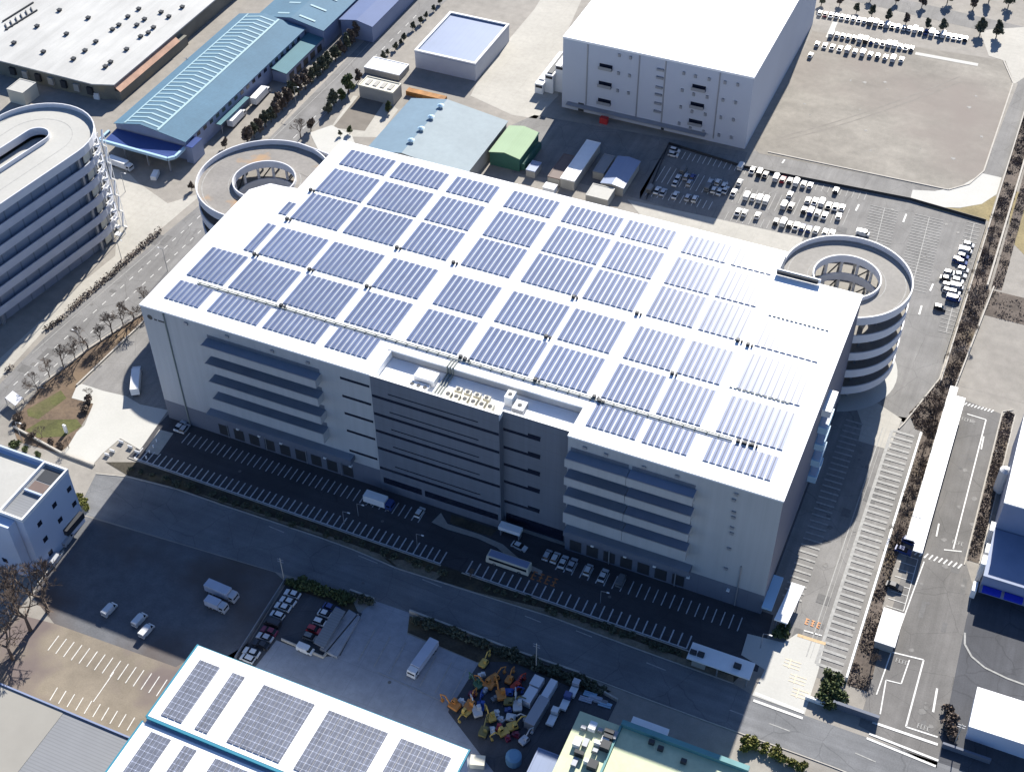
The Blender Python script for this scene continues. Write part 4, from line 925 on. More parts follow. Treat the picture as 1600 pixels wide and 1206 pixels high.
for x in (172, 179.4):
    for y in (-22.2, -18.0): MB().box(x, x + .3, y, y + .3, 0, 3.6).build('post', STEEL, t)
for px, py, w_, h_, c_ in ((1083, 1020, 1.6, .8, DARK), (1095, 1024, 1.6, 1.0, DARK), (1152, 1042, 1.8, 1, DARK)):
    p = g(px, py, 4); MB().obox((p.x, p.y), w_, 1.1, 4.004, 4.0 + h_).build('roof_unit', c_, t)
t = thing('white_canopy', 'bright white entrance canopy at the right front corner of the warehouse', 'canopy', (183.4, 4, 0))
MB().prism([(180.8, -3.2), (184.2, -3.2), (185.2, 9.6), (181.8, 9.6)], 3.6, 4.1).build('roof', WHITE_ROOF, t)
for (x, y) in ((181.4, -2.6), (183.8, -2.6), (182.4, 8.8), (184.6, 8.8)): MB().box(x - .12, x + .12, y - .12, y + .12, 0, 3.6).build('post', STEEL, t)
# entrance porch wall and planter before the office block
t = thing('entrance_canopy', 'low pale entrance canopy box in front of the office block', 'canopy', (110, 1, 0))
MB().box(105.6, 111.8, -2.6, -.4, 2.4, 3.6).build('canopy', WHITE, t); MB().box(106, 106.3, -2.4, -.6, 0, 2.4).build('post', STEEL, t); MB().box(111.2, 111.5, -2.4, -.6, 0, 2.4).build('post', STEEL, t)
polyw('forecourt_path', [(87.3, -5.6), (88.2, -1.6), (91.5, -4.4), (101, -4.3), (108, -5.0), (115, -8.2), (121, -9), (121.5, -10.6), (114, -9.8), (107, -6.6), (101, -5.8), (92, -6.2)], 4, PATH)
polyw('planting_bed', [(91, -1), (92, -4), (101, -4.0), (104, -3.6), (104.5, -1)], 4, SOIL_DARK)
# bicycle shelter and raised slab in the yard
t = thing('bicycle_shelter', 'long grey mono-pitch bicycle shelter between two small car parks', 'shelter', (81, -43, 0))
a = g(530, 950); b = g(505, 1006)
MB().prism(gp([(524, 948), (540, 955), (506, 1012), (490, 1004)], 2.4), 2.3, 2.5).build('roof', GREY_FLAT, t)
for q in ((527, 956), (498, 1002), (512, 978)): p = g(*q, 1.2); MB().box(p.x - .1, p.x + .1, p.y - .1, p.y + .1, 0, 2.3).build('post', STEEL, t)
tag(MB().prism(gp([(546, 955), (563, 966), (527, 1029), (500, 1016)]), 0, .9, 0, 0).build('loading_platform', CONC_GREY), 'raised grey concrete loading platform beside the bicycle shelter', 'platform')
# ditch bridge wall and lane wall
def wall(name, pts, w_, h, mat, label, z0=0.):
    return tag(MB().wallstrip(pts, w_, z0, h).build(name, mat), label, 'wall' if 'fence' not in name else 'fence')
wall('boundary_wall', [(201.3, -11), (201.3, 78)], .5, 1.5, WHITE, 'long low white boundary wall between the east lane bays and the brush')
wall('boundary_wall', [(202.4, 102), (203.6, 330)], .4, 1.2, KERB, 'pale boundary wall along the ditch beside the rear car park')
wall('ditch_wall', [(206.6, 98), (209.6, 152)], .4, 1.0, KERB, 'pale ditch wall on the right bank of the brush')
wall('ditch_wall', [(207.6, 152), (208.4, 330)], .6, 1.0, KERB, 'pale ditch wall dividing the two dark far ditches')
wall('mesh_fence', gp([(1010, 312), (1045, 226), (1160, 262), (1422, 313), (1540, 347)]), .1, 1.1, DARK, 'dark mesh fence round the rear car park')
wall('mesh_fence', gp([(1541, 349), (1475, 560)]), .12, 1.6, DARK, 'dark mesh fence along the right side of the rear car park')
wall('lot_fence', gp([(448, 905), (368, 1030)]), .15, 1.3, STEEL, 'grey fence between the dirt lot and the small car park')
wall('lot_wall', gp([(440, 1000), (505, 1028), (560, 962)]), .3, .9, KERB, 'low grey wall round the small car park')
wall('lot_wall', gp([(60, 915), (100, 862)]), .3, .8, KERB, 'low pale wall at the foot of the white office block')
wall('road_wall', gp([(640, 956), (725, 988), (800, 1017), (905, 1053)]), .5, 1.0, KERB, 'pale low wall between the road and the machinery yard verge')
wall('road_wall', gp([(547, 924), (585, 938)]), .5, 1.0, KERB, 'short pale wall left of the yard entrance')
wall('yard_wall', gp([(905, 1062), (965, 1096)]), .4, 1.2, KERB, 'grey wall at the right end of the machinery yard')
wall('garden_wall', gp([(22, 668), (95, 708), (148, 728)]), .5, .7, KERB, 'low pale wall along the near side of the garden plot')
wall('bank_wall', gp([(62, 605), (140, 545), (225, 490)]), .4, .5, PATH, 'low stone edging along the left main road planting')
for px, py, lab in ((1277, 1098, 'small dark gate post sign in front of the shrubs by the east gate'),):
    p = g(px, py); tag(MB().box(p.x - 3, p.x + 3, p.y - .3, p.y + .3, 0, 1.4).build('gate_wall', WHITE), 'short white gate wall in front of the shrubs by the east gate', 'wall')
p = g(1335, 1115); tag(MB().box(p.x - 5.4, p.x + 5.6, p.y - .4, p.y + .4, 0, 2.2).build('gate_wall', PLINTH), 'longer blue-grey gate wall at the front end of the brush strip', 'wall')  # shade of the front face is put into the dark wall colour
p = g(1478, 1168); tag(MB().box(p.x - 1, p.x + 10, p.y - .3, p.y + .3, 0, 1.6).build('gate_wall', PLINTH), 'low grey wall at the front end of the truck yard exit', 'wall')
# ================================================================== VEHICLES
_cm = {}
def wheel_mesh(r=.31, w=.2):
    k = ('w', r, w)
    if k not in _cm:
        m = MB(); m.tube((0, -w / 2, 0), (0, w / 2, 0), r, 12, 0); m.tube((0, -w / 2 - .01, 0), (0, w / 2 + .01, 0), r * .55, 10, 1)
        _cm[k] = m.mesh('wheel', [TYRE, STEEL])
    return _cm[k]
def yprism(m, prof, y0, y1, mt=0, taper=0.):
    n = len(prof); b = len(m.v); zc = min(p[1] for p in prof); zt = max(p[1] for p in prof)
    for y, s in ((y0, 1), (y1, -1)):
        m.v += [(x, y + s * taper * (z - zc) / max(zt - zc, .01), z) for x, z in prof]
    for i in range(n):
        j = (i + 1) % n; m.f.append((b + i, b + n + i, b + n + j, b + j)); m.m.append(mt)
    m.f.append(tuple(b + i for i in range(n))); m.m.append(mt); m.f.append(tuple(b + n + i for i in reversed(range(n)))); m.m.append(mt)
CARDEF = {
 'sedan': dict(body=[(-2.2, .45), (-2.1, .26), (2.1, .26), (2.22, .5), (2.12, .76), (1.0, .93), (-1.5, .95), (-2.18, .9)], w=.87, glass=[(-1.85, .93), (1.05, .92), (.25, 1.40), (-1.25, 1.42)], roof=(-1.22, .22, 1.43), wb=1.32),
 'hatch': dict(body=[(-1.85, .45), (-1.78, .26), (1.8, .26), (1.92, .5), (1.84, .8), (1.0, .98), (-1.7, 1.0), (-1.86, .8)], w=.84, glass=[(-1.78, 1.0), (1.1, .97), (.4, 1.52), (-1.5, 1.54)], roof=(-1.5, .38, 1.55), wb=1.2),
 'van': dict(body=[(-2.2, .5), (-2.15, .28), (2.1, .28), (2.22, .55), (2.12, .95), (1.75, 1.12), (-2.2, 1.12)], w=.86, glass=[(-2.18, 1.12), (1.72, 1.12), (1.2, 1.84), (-2.1, 1.86)], roof=(-2.12, 1.22, 1.87), wb=1.4),
}
def car_meshes(kind, col):
    k = (kind, col)
    if k not in _cm:
        d = CARDEF[kind]; m = MB(); yprism(m, d['body'], -d['w'], d['w'])
        gl = MB(); yprism(gl, d['glass'], -d['w'] + .05, d['w'] - .05, 0, .14)
        rf = MB(); x0, x1, z = d['roof']; rf.box(x0, x1, -d['w'] + .20, d['w'] - .20, z, z + .05)
        if kind == 'van': rf.box(-2.16, .9, -d['w'] + .0, d['w'] - .0, 1.122, 1.86)
        li = MB()
        for s in (-1, 1): li.box(d['body'][3][0] - .06, d['body'][3][0] + .012, s * .6 - .16, s * .6 + .16, .52, .68)
        P = carpaint(col, CARCOL[col])
        _cm[k] = (m.mesh('body', P), gl.mesh('glass', GLASS), rf.mesh('roof_panel', P), li.mesh('headlights', WHITE))
    return _cm[k]
def car(px, py, kind, col, rot, label, group=None, z=.04, pos=None):
    p = pos or g(px, py); t = thing('parked_car' if kind != 'van' else 'parked_van', label, 'car' if kind != 'van' else 'van', (p[0], p[1], z), group, rot + random.uniform(-.03, .03))
    b, gl, rf, li = car_meshes(kind, col); d = CARDEF[kind]
    child('body', b, t); child('glass', gl, t); child('roof_panel', rf, t)
    for sx in (-1, 1):
        for sy in (-1, 1): child('wheel', wheel_mesh(), t, (sx * d['wb'], sy * (d['w'] - .08), .31))
    return t
UPY = PI / 2
def car_row(pts, rowdesc, group, rot, cols=None, kinds=('sedan', 'hatch', 'van', 'hatch'), flip=False):
    for i, q in enumerate(pts):
        px, py = q[0], q[1]; c = q[2] if len(q) > 2 else random.choices(['white', 'silver', 'black', 'grey', 'blue'], [8, 3, 2.4, 1.6, 1.2])[0]  # extra black and grey cars stand in for shade among white ones
        k = random.choice(kinds)
        pos = ORD[i] if i < len(ORD) else 'later'
        car(px, py, k, c, rot if not flip else rot + (PI if random.random() < .4 else 0), '%s %s, %s from left in %s' % (c, 'van' if k == 'van' else 'car', pos, rowdesc), group)
def T(ox, oy, k, pts): return [(ox + a[0] / k, oy + a[1] / k) + tuple(a[2:]) for a in pts]
def lin(p, q, n, jitter=0): return [(p[0] + (q[0] - p[0]) * i / (n - 1), p[1] + (q[1] - p[1]) * i / (n - 1)) for i in range(n)]
G1 = 'cars in the far car park at the top right'
r1 = lin((1281, 23), (1508, 63), 27); r1[1] = (*r1[1], 'maroon'); r1[2] = (*r1[2], 'white')
car_row(r1, 'the rearmost row of the far car park', G1, UPY)
car_row(T(1240, 0, 4.444, lin((262, 248), (818, 348), 15)), 'the middle row of the far car park', G1, UPY)
car_row(T(1240, 0, 4.444, lin((163, 318), (690, 420), 11) + [(748, 425, 'white')]), 'the nearest row of the far car park', G1, UPY)
car(*T(1240, 0, 4.444, [(118, 395)])[0], 'hatch', 'white', UPY, 'white car standing alone at the left edge of the gravel field', G1)
G2 = 'cars in the rear car park'
C5 = (1000, 220, 4.444)
car_row(T(*C5, [(700, 190, 'white'), (780, 215, 'white'), (830, 232, 'black'), (870, 245, 'black'), (945, 268, 'silver'), (990, 280, 'red'), (1040, 288, 'black'), (1085, 300, 'white'), (1135, 312, 'white'), (1180, 322, 'silver'), (1360, 355, 'black')]), 'the sunny rear row of the rear car park', G2, UPY)
car_row(T(*C5, [(690, 300, 'white'), (650, 370, 'silver'), (740, 395, 'white'), (785, 405, 'white'), (830, 415, 'white'), (875, 425, 'white')]), 'the sunny middle row of the rear car park', G2, UPY)
car_row(T(*C5, [(1000, 458, 'silver'), (1048, 465, 'black'), (1040, 385, 'white')]), 'the small middle cluster of the rear car park', G2, UPY)
car_row(T(*C5, [(1165, 425, 'white'), (1213, 432, 'white'), (1262, 440, 'white'), (1308, 462, 'black'), (1355, 470, 'silver'), (1402, 475, 'white')]), 'the upper line of the full sunny block', G2, UPY)
car_row(T(*C5, [(1140, 490, 'black'), (1185, 503, 'blue'), (1232, 512, 'white'), (1280, 530, 'silver'), (1378, 535, 'white')]), 'the lower line of the full sunny block', G2, UPY)
car_row(T(*C5, [(680, 505, 'silver'), (725, 512, 'white'), (815, 530, 'white'), (945, 570, 'black'), (995, 578, 'white'), (1040, 592, 'black'), (1083, 602, 'white'), (1125, 612, 'blue'), (1170, 625, 'blue'), (1222, 632, 'white'), (1285, 645, 'white'), (1332, 652, 'white')]), 'the sunny front row of the rear car park', G2, UPY)
car_row(T(*C5, [(240, 78, 'white'), (230, 108, 'white')]), 'the shaded top left corner of the rear car park', G2, 0, kinds=('hatch',))
car_row(T(*C5, [(262, 270, 'white'), (300, 215, 'grey'), (320, 262, 'silver'), (364, 265, 'blue'), (246, 302, 'white'), (342, 305, 'silver')]), 'the shaded left cluster of the rear car park', G2, UPY)
car_row(T(*C5, [(490, 300, 'silver'), (540, 300, 'white'), (582, 325, 'white'), (470, 335, 'grey'), (513, 352, 'white'), (552, 362, 'white'), (592, 352, 'white')]), 'the shaded right cluster of the rear car park', G2, UPY)
car_row(T(*C5, [(72, 345, 'grey'), (120, 355, 'white'), (160, 368, 'silver'), (245, 388, 'white'), (330, 405, 'silver'), (380, 415, 'white')]), 'the shaded front row of the rear car park', G2, UPY)
car(*T(*C5, [(1545, 655)])[0], 'van', 'white', 0, 'white van parked alone just behind the right spiral ramp', G2)
C6 = (1340, 300, 4.636)
car_row(T(*C6, [(800, 395, 'white'), (778, 440, 'silver'), (760, 478, 'blue'), (750, 520, 'blue'), (760, 575, 'white'), (738, 612, 'silver'), (722, 655, 'white'), (715, 700, 'silver'), (698, 740, 'white'), (690, 785, 'blue')]), 'the right column of cars by the ditch fence', G2, 0)
car_row(T(*C6, [(725, 505, 'blue'), (660, 600, 'white'), (645, 640, 'black'), (650, 690, 'white'), (655, 730, 'silver'), (592, 850, 'black')]), 'the left column of cars by the ditch fence', G2, 0)
G3 = 'cars parked in front of the warehouse'
C3 = (740, 840, 3.2)
car_row(T(*C3, [(368, 95, 'silver'), (408, 108, 'white'), (448, 128, 'white'), (492, 140, 'silver'), (572, 168, 'white'), (648, 195, 'white'), (736, 222, 'grey')]), 'the shaded bay row under the right front wing', G3, UPY)
car_row([(282, 668, 'white'), (289, 672, 'silver')], 'the shaded bay row at the left front corner', G3, UPY)
car(656, 803, 'hatch', 'white', UPY, 'white car in the last bay left of the office forecourt', G3)
car(0, 0, 'sedan', 'white', -.12, 'white sedan standing before the office entrance', G3, pos=(112.5, -4.4))
G4 = 'cars in the small car park by the yard'
C7 = (360, 890, 7.095)
car_row(T(*C7, [(690, 285, 'white'), (640, 365, 'white'), (585, 430, 'white'), (525, 520, 'white'), (470, 610, 'black'), (435, 695, 'maroon'), (385, 765, 'silver'), (345, 845, 'black'), (238, 930, 'white'), (195, 1000, 'white')]), 'the left column of the small shaded car park', G4, PI, kinds=('sedan', 'sedan', 'hatch', 'van'))
car_row(T(*C7, [(1120, 440, 'blue'), (1065, 510, 'white'), (1000, 600, 'white'), (930, 680, 'red'), (890, 765, 'grey')]), 'the right column of the small shaded car park', G4, 0, kinds=('sedan', 'hatch'))
car(*T(*C7, [(835, 900)])[0], 'van', 'white', 0, 'white van beside the loading platform in the yard')
G5 = 'vans on the shaded dirt lot'
car(172, 955, 'van', 'white', UPY - .12, 'white van alone at the left of the shaded dirt lot', G5)
car(219, 971, 'van', 'white', UPY - .12, 'left white van of the pair on the shaded dirt lot', G5)
car(230, 988, 'van', 'white', UPY - .12, 'right, nearer white van of the pair on the shaded dirt lot', G5)
car(106, 846, 'van', 'silver', UPY + .1, 'silver van by the office wall, the farther of two')
car(88, 876, 'van', 'silver', UPY + .1, 'silver van by the office wall, the nearer of two')
car(1397, 918, 'sedan', 'black', -.1, 'black car in the narrow bays beside the small white booth')
car(1411, 862, 'sedan', 'blue', -.1, 'dark blue car at the lower end of the long white shelter')
car(1420, 848, 'hatch', 'blue', -.1, 'blue car tucked under the lower end of the long shelter')
# trucks
def truck(px, py, rot, label, ln=8., wd=2.4, h=3.1, boxmat=None, cabcol='white', pos=None, roofmat=None, flat=False):
    p = pos or g(px, py); t = thing('truck', label, 'truck', (p[0], p[1], .05), None, rot)
    cab = MB(); yprism(cab, [(ln / 2 - 1.9, .5), (ln / 2, .5), (ln / 2, 1.6), (ln / 2 - .35, 2.5), (ln / 2 - 1.9, 2.55)], -wd / 2 + .05, wd / 2 - .05)
    child('cab', cab.mesh('cab', carpaint(cabcol, CARCOL[cabcol])), t)
    gl = MB(); gl.face([(ln / 2 + .004, -wd / 2 + .2, 1.62), (ln / 2 + .004, wd / 2 - .2, 1.62), (ln / 2 - .33, wd / 2 - .25, 2.42), (ln / 2 - .33, -wd / 2 + .25, 2.42)])
    gl.box(ln / 2 - 1.5, ln / 2 - .5, -wd / 2 + .03, wd / 2 - .03, 1.6, 2.3); child('glass', gl.mesh('glass', GLASS), t)
    bx = MB()
    if flat: bx.box(-ln / 2, ln / 2 - 2.05, -wd / 2, wd / 2, .95, 1.25); bx.box(-ln / 2, -ln / 2 + .1, -wd / 2, wd / 2, 1.25, 1.7)
    else: bx.box(-ln / 2, ln / 2 - 2.05, -wd / 2, wd / 2, .85, h, 0, 1)
    child('cargo_box', bx.mesh('cargo_box', [boxmat or WHITE, roofmat or boxmat or WHITE]), t)
    ch = MB(); ch.box(-ln / 2 + .1, ln / 2 - .2, -wd * .3, wd * .3, .45, .84); child('chassis', ch.mesh('chassis', DARK), t)
    for x in (ln / 2 - 1.0, -ln / 2 + 1.2, -ln / 2 + 2.3):
        for s in (-1, 1): child('wheel', wheel_mesh(.48, .3), t, (x, s * (wd / 2 - .16), .48))
    return t
def bus(pos, rot, label, bodym, roofm, ln=12.):
    t = thing('coach', label, 'bus', (*pos, .05), None, rot)
    b = MB(); yprism(b, [(-ln / 2, .4), (ln / 2, .4), (ln / 2 + .02, 1.4), (ln / 2 - .3, 3.2), (-ln / 2 + .1, 3.25), (-ln / 2, 3.0)], -1.22, 1.22); child('body', b.mesh('body', bodym), t)
    w_ = MB(); w_.box(-ln / 2 + .5, ln / 2 - .9, -1.235, 1.235, 1.75, 2.65); child('window_band', w_.mesh('window_band', GLASS), t)
    ws = MB(); ws.face([(ln / 2 + .03, -1.05, 1.45), (ln / 2 + .03, 1.05, 1.45), (ln / 2 - .26, 1.05, 2.95), (ln / 2 - .26, -1.05, 2.95)]); child('windscreen', ws.mesh('windscreen', GLASS), t)
    r_ = MB(); r_.box(-ln / 2 + .4, ln / 2 - .7, -1.0, 1.0, 3.26, 3.36); child('roof_panel', r_.mesh('roof_panel', roofm), t)
    for x in (ln / 2 - 2.4, -ln / 2 + 2.6):
        for s in (-1, 1): child('wheel', wheel_mesh(.5, .3), t, (x, s * 1.08, .5))
    return t
truck(0, 0, UPY + .55, 'white box truck on the shaded lane left of the warehouse', 11, 2.5, 3.3, WHITE, pos=(-16.6, 8.0))
bus((112.4, -11.2), PI, 'white coach with blue-grey roof stripe in the front car park', CREAM, M('coach_roof_blue', (.22, .25, .36), .5))
truck(0, 0, 0, 'white truck with blue cab end across the front bays', 8.5, 2.5, 3.2, WHITE, 'blue', pos=(71.6, -5.6))
truck(348, 930, -.05, 'larger grey box truck of the two side by side on the dirt lot', 9, 2.5, 3.2, PARAPET_B, 'silver')
truck(340, 950, -.05, 'smaller grey box truck of the two side by side on the dirt lot', 6, 2.2, 2.8, PARAPET_B, 'silver')
truck(661, 1034, -UPY - .1, 'grey truck with a white cab standing in the concrete yard bays', 11, 2.5, 2.8, PARAPET_B, 'white')
truck(408, 155, UPY + .04, 'white trailer truck in front of the teal lean-to', 11, 2.5, 3.6, WHITE)
truck(371, 190, UPY + .04, 'white truck before the short teal awning', 10, 2.5, 3.4, WHITE)
truck(190, 262, -.1, 'white truck nosing under the cobalt canopy', 10, 2.5, 3.2, WHITE)
tag(MB().obox(tuple(g(243, 277)[:2]), 2, 4.4, .1, 1.7, .3).build('parked_van', WHITE), 'small white van at the right post of the cobalt canopy', 'van')
# construction machines
def excavator(px, py, col, rot, label, s=1.0):
    p = g(px, py); t = thing('excavator', label, 'excavator', (p.x, p.y, .05), 'construction machines in the yard', rot); t.scale = (s, s, s)
    pm = M('machine_' + col, dict(orange=(.52, .21, .05), yellow=(.56, .37, .09), red=(.40, .04, .02), blue=(.03, .08, .30), olive=(.16, .14, .05), white=(.5, .5, .5), green=(.08, .16, .09))[col], .5)
    k = ('ex', col)
    if k not in _cm:
        tr = MB(); yprism(tr, [(-1.5, .15), (-1.3, 0), (1.3, 0), (1.5, .15), (1.5, .5), (1.3, .65), (-1.3, .65), (-1.5, .5)], -.22, .22)
        up = MB(); up.prism([(-1.5, -.9), (-1.2, -1.05), (1.0, -1.05), (1.1, -.2), (1.1, 1.05), (-1.2, 1.05), (-1.5, .9)], .75, 1.5)
        cb = MB(); yprism(cb, [(-.3, 1.5), (.95, 1.5), (.9, 2.2), (.6, 2.75), (-.25, 2.75)], -1.0, -.05)
        gl = MB(); gl.box(-.1, .7, -1.015, -.035, 1.8, 2.5)
        bo = MB(); bo.tube((1.0, .35, 1.4), (2.4, .35, 3.3), .22, 6, 0, .18); bo.tube((2.4, .35, 3.3), (3.9, .35, 2.6), .18, 6, 0, .14)
        ar = MB(); ar.tube((3.9, .35, 2.6), (3.4, .35, .9), .15, 6, 0, .11); yprism(ar, [(3.1, .9), (3.7, .95), (3.6, .3), (3.0, .2)], .0, .7)
        _cm[k] = (tr.mesh('track', DARK), up.mesh('upper_body', pm), cb.mesh('cab', pm), gl.mesh('glass', GLASS), bo.mesh('boom', pm), ar.mesh('bucket_arm', pm))
    tr, up, cb, gl, bo, ar = _cm[k]
    for sy in (-.8, .8): child('track', tr, t, (0, sy, .05))
    child('upper_body', up, t); c = child('cab', cb, t); child('glass', gl, c); child('boom', bo, t); child('bucket_arm', ar, t)
C8 = (680, 1000, 6.03)
for i, (a, b, col, rot, lab) in enumerate(((460, 235, 'yellow', 1.4, 'yellow excavator farthest back beside the yard edge'), (560, 375, 'orange', 1.0, 'orange excavator in the middle of the back machinery group'), (500, 440, 'orange', 3.0, 'orange excavator just below the back machinery group'),
        (405, 435, 'green', 2.6, 'grey-green excavator at the left of the back machinery group'), (180, 635, 'orange', 2.9, 'big orange excavator out on the open concrete at the left'), (330, 635, 'orange', 1.5, 'orange excavator right of the big one on the concrete'),
        (295, 700, 'yellow', 4.4, 'pale yellow excavator nearest the camera on the left'), (700, 390, 'orange', 1.5, 'orange excavator by the road verge, next to the red one'), (765, 455, 'red', 1.2, 'red excavator near the grey containers'),
        (620, 535, 'orange', 2.2, 'small orange excavator left of the blue one'), (695, 515, 'blue', .4, 'blue excavator in the centre of the yard'), (530, 745, 'yellow', 2.4, 'yellow excavator in the front middle of the yard'),
        (640, 890, 'yellow', 4.0, 'yellow excavator at the front, left of the pair'), (735, 830, 'yellow', .8, 'yellow excavator at the front, right of the pair'), (460, 880, 'olive', 1.6, 'olive drab excavator at the front left'),
        (705, 600, 'olive', .3, 'olive excavator below the blue one'), (430, 640, 'blue', 1.8, 'blue excavator beside the white one on the left'), (395, 690, 'white', 2.3, 'white excavator on the left side of the yard'), (775, 640, 'white', 2.0, 'white excavator left of the long grey container'),
        (720, 750, 'white', .2, 'white excavator behind the yellow pair'), (840, 960, 'white', 1.2, 'white excavator at the front right below the containers'))):
    q = T(*C8, [(a, b)])[0]; excavator(q[0], q[1], col, rot, lab, random.uniform(.8, 1.05))
for i, (a, b, lx, ly, lab) in enumerate(((958, 405, 2.6, 3.0, 'square pale container farthest back on the machinery yard'), (890, 535, 2.4, 4.4, 'pale container left of the slim one on the machinery yard'), (1068, 490, 1.8, 6.0, 'slim pale container on the right of the machinery yard'), (958, 690, 2.7, 8.2, 'longest pale grey container in front on the machinery yard'))):
    q = T(*C8, [(a, b)])[0]; p = g(q[0], q[1], 1.2); tag(MB().obox((p.x, p.y), lx, ly, .05, 2.3 + .15 * i, -.08).build('container', [PARAPET, PARAPET, PARAPET, STEEL][i]), lab, 'container', group='pale containers in the machinery yard')
for i, (a, b, c_) in enumerate(((350, 520, 'maroon'), (440, 340, 'white'), (470, 480, 'silver'), (580, 700, 'white'), (620, 760, 'silver'), (690, 670, 'blue'), (560, 560, 'grey'), (600, 830, 'red'), (680, 930, 'maroon'), (760, 900, 'maroon'), (820, 560, 'silver'), (800, 380, 'maroon'), (540, 860, 'white'), (250, 590, 'white'))):
    q = T(*C8, [(a, b)])[0]; p = g(*q); m = MB(); m.obox((p.x, p.y), 1.8, 1.1, .05, .9, i * .7); m.obox((p.x + .2, p.y + .1), .8, .7, .9, 1.5, i * .4)
    tag(m.build('machine_attachment', carpaint(c_, CARCOL[c_])), '%s machine attachment lying among the excavators, %s in the scatter from the back' % (c_, ORD[i]), 'attachment', group='attachments lying in the machinery yard')
q = T(*C8, [(740, 1140)])[0]; p = g(*q); c = MB(); c.cyl((p.x, p.y), 1.9, .05, 2.4, 14); c.cyl((p.x, p.y), 1.9, 2.4, 2.8, 14, r1=1.2)
tag(c.build('water_tank', M('tank_blue', (.14, .27, .38), .6)), 'round light blue water tank at the bottom of the machinery yard', 'tank')
q = T(*C8, [(400, 1165)])[0]; p = g(*q); tag(MB().obox((p.x, p.y), 3.4, 2.6, .05, 1.8, .3).build('skip', CREAM), 'cream skip right of the workshop corner', 'skip')
for i, (px, py, c_, lab) in enumerate(((884, 1100, 'blue', 'blue small truck among the pale clutter by the yard wall'), (897, 1080, 'silver', 'silver small truck at the far end of the clutter'), (864, 1124, 'white', 'white small truck parked alone below the clutter'))):
    truck(px, py, UPY, lab, 5, 1.8, 2.0, flat=True, cabcol=c_)
for i, (px, py) in enumerate(((922, 1086), (930, 1092), (938, 1097), (945, 1102), (915, 1094))):
    p = g(px, py); pl = MB()
    for k in range(3): pl.tube((p.x - 1.6, p.y - .5 + k * .5, .3), (p.x + 1.6, p.y - .3 + k * .5, .3 + .1 * (k % 2)), .22, 6)
    tag(pl.build('pipe_stack', [PALE_BLUE, PARAPET_B, STEEL][i % 3]), 'stack of %s pipes, %s from the left beyond the lime roofed works' % (['pale blue', 'blue-grey', 'grey'][i % 3], ORD[i]), 'pipes', group='pipe stacks')

# ================================================================== VEGETATION
def leaf_cloud(m, lobes, n, size, mi=0):
    for _ in range(n):
        c, r = random.choice(lobes)
        while True:
            v = Vector((random.uniform(-1, 1), random.uniform(-1, 1), random.uniform(-1, 1)))
            if .25 < v.length < 1: break
        p = Vector(c) + Vector((v.x * r[0], v.y * r[1], v.z * r[2])); s = size * random.uniform(.6, 1.4)
        a = Vector((random.gauss(0, 1), random.gauss(0, 1), random.gauss(0, 1))).normalized(); b = a.orthogonal().normalized(); c2 = a.cross(b)
        m.face([p - b * s - c2 * s * .6, p + b * s - c2 * s * .6, p + b * s * .8 + c2 * s * .7, p - b * s * .7 + c2 * s * .6], mi)
_tp = {}
def tree_meshes(kind, v):
    k = (kind, v)
    if k in _tp: return _tp[k]
    rs = random.getstate(); random.seed(hash((kind, v)) % 9973 if False else sum(map(ord, kind)) * 7 + v)
    tr = MB(); cr = MB()
    if kind in ('dark', 'brown', 'green'):
        hgt_ = 6.2; tr.tube((0, 0, 0), (0.1, 0, 2.2), .2, 7, 0, .15); tr.tube((.1, 0, 2.2), (.3, .2, 4.6), .14, 6, 0, .06)
        for i in range(5):
            a = i * 1.3; tr.tube((.1, 0, 1.8 + i * .4), (1.3 * math.cos(a), 1.3 * math.sin(a), 3 + i * .5), .08, 5, 0, .03)
        lobes = [((random.uniform(-.9, .9), random.uniform(-.9, .9), 2.2 + i * .55), (1.35 - .12 * i, 1.35 - .12 * i, .95)) for i in range(7)]
        leaf_cloud(cr, lobes, 620, .34)
        mats = {'dark': LEAF_D, 'brown': LEAF_B, 'green': LEAF_G}[kind]
    elif kind == 'shrub':
        tr.tube((0, 0, 0), (.05, 0, .7), .07, 5, 0, .04); tr.tube((0, 0, .2), (.4, .2, .8), .05, 5, 0, .02); tr.tube((0, 0, .2), (-.3, -.3, .8), .05, 5, 0, .02)
        lobes = [((random.uniform(-.6, .6), random.uniform(-.6, .6), .75 + random.uniform(-.15, .25)), (.75, .75, .6)) for i in range(5)]
        leaf_cloud(cr, lobes, 320, .2); mats = LEAF_D
    elif kind == 'bare':
        def grow(p, d, ln, r, lev):
            q = p + d * ln; (tr if lev < 2 else cr).tube(p, q, r, 5 if lev < 3 else 3, 0, r * .62)
            if lev >= 5: return
            for _ in range(3 if lev < 2 else 4):
                nd = (d + Vector((random.gauss(0, .5), random.gauss(0, .5), random.gauss(.12, .32)))).normalized()
                grow(q, nd, ln * random.uniform(.62, .84), max(r * .6, .028), lev + 1)
        grow(Vector((0, 0, 0)), Vector((0, 0, 1)), 2.3, .24, 0); mats = TWIG
    _tp[k] = (tr.mesh('trunk', BARK if kind != 'bare' else TWIG), cr.mesh('crown', mats))
    random.setstate(rs); return _tp[k]
def tree(px, py, kind, s, label, group=None, crown_mat=None, name='tree', zs=1., pos=None):
    p = pos or g(px, py); t = thing(name, label, 'tree' if name == 'tree' else 'shrub', (p[0], p[1], .02), group, random.uniform(0, 6.28)); t.scale = (s, s, s * zs)
    tr, cr = tree_meshes(kind, random.randint(0, 3)); child('trunk' if kind != 'shrub' else 'stem', tr, t); c = child('crown', cr, t)
    if crown_mat:
        c.material_slots[0].link = 'OBJECT'; c.material_slots[0].material = crown_mat
    return t
GT = 'roadside trees along the far left verge'
